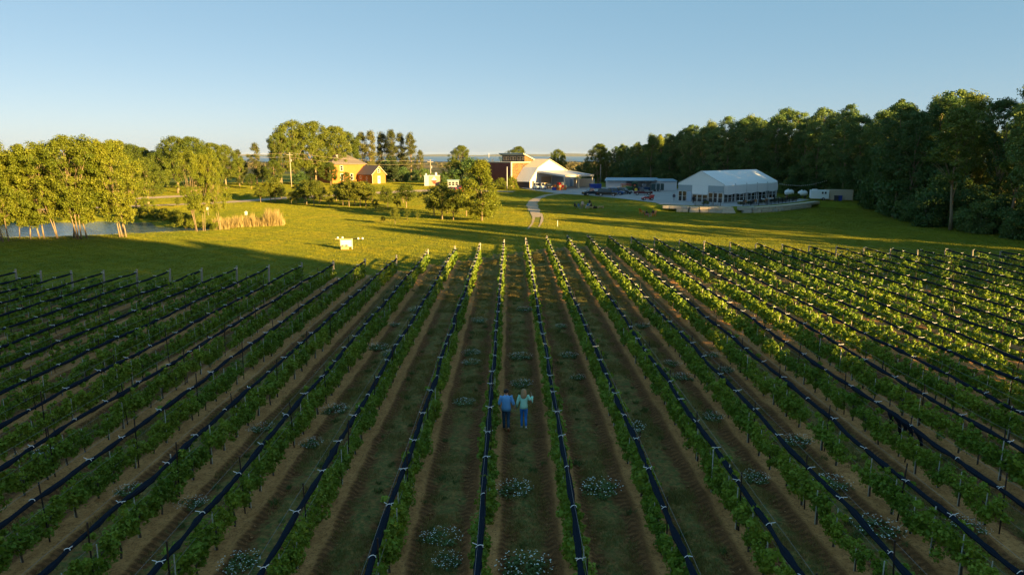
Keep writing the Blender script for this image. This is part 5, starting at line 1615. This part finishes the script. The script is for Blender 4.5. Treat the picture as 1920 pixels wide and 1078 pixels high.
for sy in (-1, 1):
    wheel(tc, -.75, sy * .85, .82, .45, P_YEL); wheel(tc, 1.45, sy * .72, .5, .3, P_YEL)
    mb = MB(); mb.prism([(-1.5, 1.55), (-1.2, 1.78), (-.4, 1.78), (-.05, 1.45), (-.15, 1.4), (-.5, 1.68), (-1.1, 1.68), (-1.4, 1.5)], sy * .85 - .25, sy * .85 + .25); mb.build('mudguard', P_GREEN, tc)
mb = MB(); mb.prism([(-.28, 1.75), (.28, 1.75), (0, 2.25)], -.02, .02); e_ = mb.build('warning_triangle', pm('orange_red', (.7, .12, .03), .5), tc); e_.location = (-.4, .8, 0)
MB().tube([(1.0, .3, 1.6), (1.0, .3, 2.4)], .05, 6).build('exhaust', M_BLACK, tc)
x, y, z = put(1178, 360)
ld = empty('sprayer', (x, y + 2.5, z), R(10)); tag(ld, 'red framed orchard sprayer standing left of the green tractor', 'sprayer')
MB().bb(-1.1, 1.1, -.6, .6, .6, 1.7).build('tank', pm('dusty_yellow', (.4, .3, .12), .6), ld, bevel=.2)
MB().bb(-1.3, 1.3, -.7, .7, 1.85, 2.1).build('boom', pm('faded_red', (.32, .06, .04), .6), ld)
mb = MB()
for sx in (-1.2, 1.2):
    for sy in (-.62, .62): mb.bb(sx - .05, sx + .05, sy - .05, sy + .05, .4, 1.9)
mb.build('frame', pm('faded_red', (.32, .06, .04)), ld)
for sy in (-.75, .75): wheel(ld, 0, sy, .45, .25, P_YEL)

# utility vehicle
x, y, z = put(1217, 376)
ut = empty('utility_vehicle', (x, y + .7, z), R(186)); tag(ut, 'small red and black utility buggy with roof near the car park edge', 'buggy')
MB().prism([(-1.3, .35), (1.2, .35), (1.25, .6), (.6, .85), (.2, .6), (-.4, .6), (-.45, .9), (-1.3, .9)], -.6, .6).build('body', P_RED, ut, bevel=.04)
mb = MB()
for sx, sy in ((.45, -.55), (.45, .55), (-.5, -.55), (-.5, .55)): mb.tube([(sx * 1.2, sy, .6), (sx, sy, 1.75)], .035, 5)
mb.build('roll_cage', M_BLACK, ut)
MB().bb(-.6, .55, -.62, .62, 1.75, 1.82).build('roof', M_BLACK, ut)
MB().bb(-.35, -.0, -.5, .5, .62, .85).build('seat', M_BLACK, ut)
MB().bb(-1.45, -.62, -.55, .55, .905, 1.2).build('cargo_box', P_RED, ut)
for sx in (-.85, .85):
    for sy in (-1, 1): wheel(ut, sx, sy * .58, .31, .25)

# enclosed trailer, blue dumpsters, canopy goods
x, y, z = put(1236, 360)
et = empty('enclosed_trailer', (x, y + 1.6, z), R(3)); tag(et, 'dark green enclosed trailer with white uprights beside the clad store', 'trailer')
MB().bb(-1.7, 1.7, -1, 1, .4, 2.2).build('body', pm('dark_green_panel', (.012, .045, .05), .4), et, bevel=.04)
for sx in (-.55, .62): MB().bb(sx - .05, sx + .05, -1.05, -1.004, .2, 2.2).build('upright', M_WHITE, et)
for sx in (-.4, .4): wheel(et, sx, -1.0, .33, .2); wheel(et, sx, 1.0, .33, .2)
x, y, z = put(1119, 354)
for i in range(2):
    b_ = empty('dumpster', (x - .9 + i * 1.75, y + .5 + .3 * i, z), R(10)); tag(b_, ('left' if i == 0 else 'right') + ' blue dumpster of the pair beside the canopy post', 'dumpster', 'blue dumpsters')
    mb = MB(); mb.prism([(-.75, .1), (.75, .1), (.85, 1.3), (-.85, 1.3)], -.6, .6); mb.build('body', M_BLUEP, b_)
    MB().bb(-.88, .88, -.64, .64, 1.303, 1.42).build('lid', pm('blue_lid', (.02, .07, .36), .5), b_)
    for sx in (-.7, .7): MB().bb(sx - .08, sx + .08, -.5, .5, 0, .098).build('foot', M_BLACK, b_)
x, y, z = put(1050, 357)
M_OR = pm('orange_plastic', (.62, .18, .02), .5)
crate_i = 0
for i, (dx, dy, n_) in enumerate(((-1.2, .4, 2), (0, 0, 3), (1.0, .6, 2), (.1, 1.4, 3), (1.6, 1.4, 2))):
    for k in range(n_):
        c_ = empty('crate', (x + dx, y + dy, z + .05 + k * .72), R(40 + 7 * ((i * 3 + k) % 4))); m_ = (P_RED, M_OR, M_WOOD)[(i + k) % 3]
        w_ = ('red', 'orange', 'timber')[(i + k) % 3]
        tag(c_, f'{w_} crate under the canopy, {"top" if k == n_ - 1 else "bottom" if k == 0 else "middle"} of the {ORD[i]} stack from the carts', 'crate', 'crates stacked under the canopy')
        MB().bb(-.5, .5, -.4, .4, 0, .06).build('floor_board', m_, c_)
        for sy in (-1, 1): MB().bb(-.5, .5, sy * .4 - .03, sy * .4 + .03, .06, .7).build('side_panel', m_, c_)
        for sx in (-1, 1): MB().bb(sx * .47 - .03, sx * .47 + .03, -.37, .37, .06, .7).build('end_panel', m_, c_)
b_ = empty('tote_bin', (*put(1041, 357)[:2], z), R(20)); tag(b_, 'small blue tote bin standing before the stacked crates', 'bin')
mb = MB(); mb.prism([(-.42, 0), (.42, 0), (.5, .75), (-.5, .75)], -.4, .4); mb.build('body', M_BLUEP, b_)
MB().bb(-.53, .53, -.45, .45, .752, .82).build('rim', pm('blue_lid', (.02, .07, .36)), b_)

# ------------------------------------------------------------------ people
SKIN = pm('skin', (.45, .27, .19), .55, var=.06)
def skin_obj(name, chains, m, parent, root=0, sub=1):
    """chains: lists of (key, pos, radius); equal keys join"""
    idx = {}; V = []; Rr = []; E = []
    for ch in chains:
        prev = None
        for k, p, r in ch:
            if k not in idx:
                idx[k] = len(V); V.append(p); Rr.append(r)
            if prev is not None and prev != idx[k]: E.append((prev, idx[k]))
            prev = idx[k]
    me = bpy.data.meshes.new(name); me.from_pydata([tuple(p) for p in V], E, [])
    o = obj(name, me, m, parent)
    sk = o.modifiers.new('skin', 'SKIN'); sk.use_smooth_shade = True; sk.branch_smoothing = .3
    if not me.skin_vertices: me.skin_vertices.new()
    for i, sv_ in enumerate(me.skin_vertices[0].data):
        r = Rr[i]; sv_.radius = r if isinstance(r, tuple) else (r, r)
        sv_.use_root = (i == root)
    if sub:
        s_ = o.modifiers.new('sub', 'SUBSURF'); s_.levels = sub; s_.render_levels = sub
    return o

def person(label, x, y, z, rz, top, legs, hair=(.02, .015, .012), h=1.75, pose='stand', long_hair=False, shoes=(.6, .6, .6), raised=False, hold=0, group=None, detail=False, sleeves=True):
    """local +y is the way the person faces"""
    o = empty('person', (x, y, z), rz); tag(o, label, 'person', group)
    k = h / 1.75
    fem = long_hair
    J = dict(pel=(0, 0, .95), sp=(0, -.01, 1.12), ch=(0, 0, 1.32), nk=(0, .0, 1.48), hd=(0, .02, 1.56), ht=(0, .03, 1.68))
    sw = .17 if fem else .20
    for s, n in ((-1, 'l'), (1, 'r')):
        J['sh' + n] = (s * sw, 0, 1.41); J['el' + n] = (s * (sw + .07), -.04, 1.14); J['wr' + n] = (s * (sw + .08), .05, .90); J['ha' + n] = (s * (sw + .075), .08, .81)
        J['hp' + n] = (s * .085, 0, .90); J['kn' + n] = (s * .095, .03, .49); J['an' + n] = (s * .095, -.01, .085); J['to' + n] = (s * .105, .15, .035)
    if pose == 'walk':
        J['knl'] = (-.09, .10, .50); J['anl'] = (-.085, -.02, .085); J['tol'] = (-.09, .14, .035)
        J['knr'] = (.08, .04, .50); J['anr'] = (.08, -.30, .20); J['tor'] = (.085, -.22, .06)
        J['wrl'] = (-sw - .05, .14, .96); J['hal'] = (-sw - .03, .20, .90)
        if fem:
            J['anr'] = (.1, -.26, .17); J['tor'] = (.12, -.15, .05)
    if pose == 'sit':
        for n in 'lr':
            s = -1 if n == 'l' else 1
            J['kn' + n] = (s * .13, .44, .50); J['an' + n] = (s * .13, .46, .085); J['to' + n] = (s * .14, .62, .035); J['hp' + n] = (s * .09, .02, .49)
            J['wr' + n] = (s * .15, .34, .64); J['ha' + n] = (s * .12, .42, .62); J['el' + n] = (s * .27, .08, .78)
        for q in ('pel', 'sp', 'ch', 'nk', 'hd', 'ht', 'shl', 'shr'):
            a = J[q]; J[q] = (a[0], a[1] + .05 * (a[2] - .9), a[2] - .43)
    if raised:
        n = 'r' if hold <= 0 else 'l'
        s = 1 if n == 'r' else -1
        J['el' + n] = (s * (sw + .16), -.08, 1.17); J['wr' + n] = (s * (sw + .17), .05, 1.38); J['ha' + n] = (s * (sw + .14), .08, 1.46)
    if hold:
        n = 'r' if hold > 0 else 'l'; s = hold
        J['el' + n] = (s * (sw + .09), -.02, 1.13); J['wr' + n] = (s * (sw + .13), .06, .91); J['ha' + n] = (s * (sw + .155), .09, .84)
    J = {q: Vector(p) * k for q, p in J.items()}
    body = [[('pel', J['pel'], .10 * k), ('sp', J['sp'], .085 * k), ('ch', J['ch'], (.10 * k, .085 * k)), ('nk', J['nk'], .055 * k), ('hd', J['hd'], .085 * k), ('hm', (J['hd'] + J['ht']) / 2, .10 * k), ('ht', J['ht'], .075 * k)]]
    for n in 'lr':
        body.append([('ch', J['ch'], .10), ('sh' + n, J['sh' + n], .045 * k), ('el' + n, J['el' + n], .042 * k), ('wr' + n, J['wr' + n], .03 * k), ('ha' + n, J['ha' + n], .034 * k)])
        body.append([('pel', J['pel'], .12), ('hp' + n, J['hp' + n], .07 * k), ('kn' + n, J['kn' + n], .05 * k), ('an' + n, J['an' + n], .04 * k), ('to' + n, J['to' + n], .035 * k)])
        if detail:
            w_, h_ = J['wr' + n], J['ha' + n]; d = (h_ - w_).normalized(); side = Vector((0, 1, 0)).cross(d).normalized() if abs(d.y) < .8 else Vector((1, 0, 0))
            side = d.cross(side).normalized()
            for f, ln in zip((-.027, -.009, .009, .027), (.065, .08, .075, .055)):
                b0 = h_ + side * f
                body.append([('ha' + n, h_, .034), ((n, f), b0 + d * .03, .009), ((n, f, 1), b0 + d * (.03 + ln * .6), .0085), ((n, f, 2), b0 + d * (.03 + ln) * .97 + Vector((0, .02, 0)), .007)])
            body.append([('ha' + n, h_, .034), ((n, 't'), h_ - side * .045 + d * .0, .010), ((n, 't1'), h_ - side * .06 + d * .04, .009)])
    skin_obj('body', body, SKIN, o)
    T = pm('cloth_%d_%d_%d' % tuple(int(c * 99) for c in top), top, .85, var=.12, scale=9, bmp=.3)
    Lm = pm('cloth_%d_%d_%d' % tuple(int(c * 99) for c in legs), legs, .85, var=.12, scale=9, bmp=.3)
    sit = pose == 'sit'
    def loft(mb, rings, nn=12):
        V = []; F = []
        for i, (c, rx, ry) in enumerate(rings):
            d = (rings[min(i + 1, len(rings) - 1)][0] - rings[max(i - 1, 0)][0]).normalized()
            w = d.cross(Vector((1, 0, 0))).normalized()
            for q in range(nn):
                a = 2 * math.pi * q / nn
                V.append(c + Vector((1, 0, 0)) * rx * math.cos(a) + w * ry * math.sin(a))
        for i in range(len(rings) - 1):
            for q in range(nn):
                F.append((i * nn + q, i * nn + (q + 1) % nn, (i + 1) * nn + (q + 1) % nn, (i + 1) * nn + q))
        F.append(tuple(range(nn))[::-1]); F.append(tuple((len(rings) - 1) * nn + q for q in range(nn)))
        mb.add(V, F)
    m_ = .86 if fem else 1.0
    up_ = (J['ch'] - J['pel']).normalized()
    low = J['pel'] - up_ * (.11 if not fem else .06) if not sit else J['pel'] + up_ * .02
    mb = MB()
    loft(mb, [(low, .195 * k * m_, .145 * k), (J['pel'] + up_ * .03, .19 * k * m_, .14 * k), (J['sp'], .165 * k * m_, .125 * k), (J['ch'] - up_ * .03, .195 * k * m_, .135 * k), (J['ch'] + up_ * .07, .195 * k * m_, .115 * k), (J['nk'] - up_ * .045, .12 * k * m_, .085 * k), (J['nk'] + up_ * .01, .068 * k, .062 * k)])
    for n in 'lr':
        end = J['wr' + n] if sleeves else J['el' + n].lerp(J['wr' + n], .25)
        ins = J['sh' + n].lerp(J['ch'] + up_ * .03, .55)
        mb.tube([ins, J['sh' + n] + Vector((0, 0, -.005)), J['sh' + n].lerp(J['el' + n], .5), J['el' + n], end], [.05 * k, .080 * k, .068 * k, .060 * k, .05 * k], 10)
    mb.build('shirt', T, o, True)
    mb = MB()
    hc = (J['hpl'] + J['hpr']) / 2
    if not sit:
        loft(mb, [(J['pel'] + up_ * .05, .145 * k * m_, .11 * k), (J['pel'] - up_ * .02, .165 * k * m_, .125 * k), (hc - up_ * .06, .17 * k * m_ , .125 * k), (hc - up_ * .12, .12 * k * m_, .09 * k)])
    else:
        mb.ball(tuple(hc + Vector((0, -.03, .04))), (.18 * k, .15 * k, .12 * k), 12, 8)
    for n in 'lr':
        h0 = J['hp' + n] - (up_ * .03 if not sit else Vector((0, 0, 0)))
        mb.tube([h0, h0.lerp(J['kn' + n], .35), J['kn' + n], J['kn' + n].lerp(J['an' + n], .45), J['kn' + n].lerp(J['an' + n], .93)], [.095 * k * m_, .092 * k * m_, .07 * k * m_, .062 * k * m_, .055 * k * m_], 10)
    mb.build('trousers', Lm, o, True)
    for n in 'lr':
        d = J['to' + n] - J['an' + n]
        skin_obj('shoe', [[(0, J['an' + n] - d * .25 + Vector((0, 0, -.02)), .042 * k), (1, J['an' + n] + d * .4 - Vector((0, 0, .01)), .05 * k), (2, J['to' + n] + d * .2, .038 * k)]], pm('shoe_%d' % int(shoes[0] * 99 + shoes[2] * 9), shoes, .6), o)
    Hm = pm('hair_%d' % int(hair[0] * 999), hair, .6, var=.35, scale=30)
    hm = (J['hd'] + J['ht']) / 2
    if long_hair:
        skin_obj('hair', [[(0, J['ht'] + Vector((0, .02, .015)), .085 * k), (1, hm + Vector((0, -.04, .02)), (.125 * k, .10 * k)), (2, J['hd'] + Vector((.015, -.075, -.04)), (.14 * k, .075 * k)), (3, J['nk'] + Vector((-.015, -.10, -.06)), (.15 * k, .06 * k)), (4, J['ch'] + Vector((0, -.135, .0)), (.085 * k, .04 * k))]], Hm, o)
    else:
        skin_obj('hair', [[(0, J['ht'] + Vector((0, .025, .02)), .085 * k), (1, hm + Vector((0, -.03, .03)), .122 * k), (2, J['hd'] + Vector((0, -.045, -.015)), .10 * k)]], Hm, o)
    # face
    f = hm + Vector((0, .1 * k, 0))
    mb = MB(); mb.ball(f + Vector((0, .005, -.015)), (.014, .02, .022), 6, 4); mb.build('nose', SKIN, o)
    mb = MB()
    for s in (-1, 1): mb.ball(f + Vector((s * .034, -.008, .01)), (.012, .008, .008), 6, 4)
    mb.build('eyes', M_BLACK, o)
    return o

x, y = at(951, 806, 0.05)
person('man in a blue denim shirt and dark trousers walking hand in hand between the vines', x, y, .04, R(2), (.15, .40, .78), (.03, .075, .14), (.012, .01, .01), 1.78, 'walk', shoes=(.42, .15, .06), hold=1, detail=True, sleeves=False)
x2, y2 = at(984, 802, 0.05)
person('woman with long fair hair in a mint top and blue jeans walking beside the man', x2, y2, .04, R(-3), (.48, .90, .72), (.03, .22, .68), (.36, .22, .11), 1.72, 'walk', True, (.75, .72, .70), True, -1, detail=True)
PG = 'people resting on the lawn by the fire'
def ppl(px_, py_, rz, *a, **k):
    x, y, z = gat(px_, py_)
    return person(a[0], x, y, z, rz, *a[1:], **k)
ppl(1079.5, 391, R(-60), 'person in dark clothes sitting at the left end of the fire group', (.02, .025, .03), (.02, .03, .035), pose='sit', group=PG)
ppl(1086.5, 392, R(-40), 'person in a blue top sitting second from left by the fire', (.06, .14, .28), (.25, .3, .35), pose='sit', group=PG)
ppl(1094, 391.5, R(160), 'person in a pale pink shirt standing by the fire group', (.62, .45, .40), (.22, .17, .14), pose='stand', group=PG)
ppl(1107.5, 389, R(120), 'person in a black top standing behind the log seats', (.015, .015, .018), (.5, .5, .52), pose='stand', group=PG)
ppl(1104.5, 391, R(60), 'person in a bright blue jacket sitting beside the log seats', (.03, .16, .40), (.5, .5, .55), pose='sit', group=PG)
ppl(1111, 391, R(80), 'person in dark brown clothes sitting on the log seat', (.05, .03, .025), (.05, .04, .04), pose='sit', group=PG)
ppl(1214, 406.5, R(-100), 'person in a black top and pale trousers sitting in a red lawn chair', (.02, .02, .025), (.55, .52, .46), pose='sit')
ppl(1227, 406, R(110), 'person in a dark top sitting in an orange lawn chair', (.03, .02, .02), (.5, .3, .18), pose='sit')
ppl(1265.5, 377.5, R(150), 'person in a navy top and grey trousers standing at the tent corner', (.02, .025, .05), (.35, .36, .4))
ppl(1064, 356.5, R(40), 'person in a teal dress standing under the canopy edge', (.02, .20, .30), (.02, .16, .26), hair=(.05, .03, .02))
x, y = at(1305, 383, 1.12); person('person in black standing behind the patio fence', x, y + 1.2, 1.14, R(10), (.012, .012, .014), (.015, .015, .018))
def log_seat(px_, py_, rz, label, L_=1.5):
    x, y, z = gat(px_, py_)
    o = empty('log_bench', (x, y, z), rz); tag(o, label, 'bench', 'log benches round the fire')
    MB().bb(-L_ / 2, L_ / 2, -.2, .2, .32, .46).build('seat', M_WOOD, o, bevel=.03)
    for s in (-1, 1): MB().bb(s * L_ * .35 - .12, s * L_ * .35 + .12, -.18, .18, 0, .318).build('leg', M_WOOD, o)
log_seat(1097, 387.5, R(5), 'orange brown bench behind the standing person in pink', 1.5)
log_seat(1108, 392, R(-5), 'pale log bench in front of the seated dark brown person', 1.5)
log_seat(1128, 391, R(8), 'pale log bench at the right end of the fire group', 1.4)
x, y, z = gat(1117, 391)
fp = empty('fire_pit', (x, y, z)); tag(fp, 'dark round fire pit beside the log benches', 'fire pit')
MB().lathe([(.5, 0), (.58, .35), (.5, .36), (.42, .1)], 14).build('bowl', M_STEEL, fp)
mb = MB()
for i in range(5): mb.tube([(.35 * math.cos(i * 1.3), .35 * math.sin(i * 1.3), .15), (-.1 * math.cos(i), .1, .62)], .05, 5)
mb.build('firewood', M_BARKD, fp)
def lawn_chair(px_, py_, rz, m, label):
    x, y, z = gat(px_, py_)
    o = empty('lawn_chair', (x, y, z), rz); tag(o, label, 'chair', 'coloured lawn chairs')
    MB().bb(-.32, .32, -.25, .4, .36, .42).build('seat', m, o)
    mb = MB(); mb.add([(-.33, -.25, .42), (.33, -.25, .42), (.3, -.55, 1.05), (-.3, -.55, 1.05), (-.33, -.3, .42), (.33, -.3, .42), (.3, -.6, 1.05), (-.3, -.6, 1.05)], [(0, 1, 2, 3), (7, 6, 5, 4), (0, 4, 5, 1), (1, 5, 6, 2), (2, 6, 7, 3), (3, 7, 4, 0)]); mb.build('backrest', m, o)
    for s in (-1, 1):
        MB().bb(s * .36 - .06, s * .36 + .06, -.35, .42, .58, .62).build('armrest', m, o)
        for q in (-.28, .36): MB().bb(s * .36 - .03, s * .36 + .03, q - .04, q + .04, 0, .578).build('leg', m, o)
lawn_chair(1214, 406.5, R(-100), P_RED, 'red lawn chair under the person in pale trousers')
lawn_chair(1227, 406, R(110), M_OR, 'orange lawn chair under the person in the dark top')
lawn_chair(1205.5, 401.5, R(-60), M_OR, 'empty orange lawn chair left of the seated pair')

# ------------------------------------------------------------------ evening air
hz_ = MB().bb(-15800, 15800, -3900, 15600, -40, 60).build('haze', None)
tag(hz_, kind='stuff')
hm_ = bpy.data.materials.new('haze'); hm_.use_nodes = True
ht = hm_.node_tree; ht.nodes.remove(ht.nodes['Principled BSDF'])
vol = ht.nodes.new('ShaderNodeVolumePrincipled')
vol.inputs['Color'].default_value = (.72, .82, .92, 1)
vol.inputs['Density'].default_value = 0.000014
ht.links.new(vol.outputs[0], ht.nodes['Material Output'].inputs['Volume'])
hz_.data.materials.append(hm_)
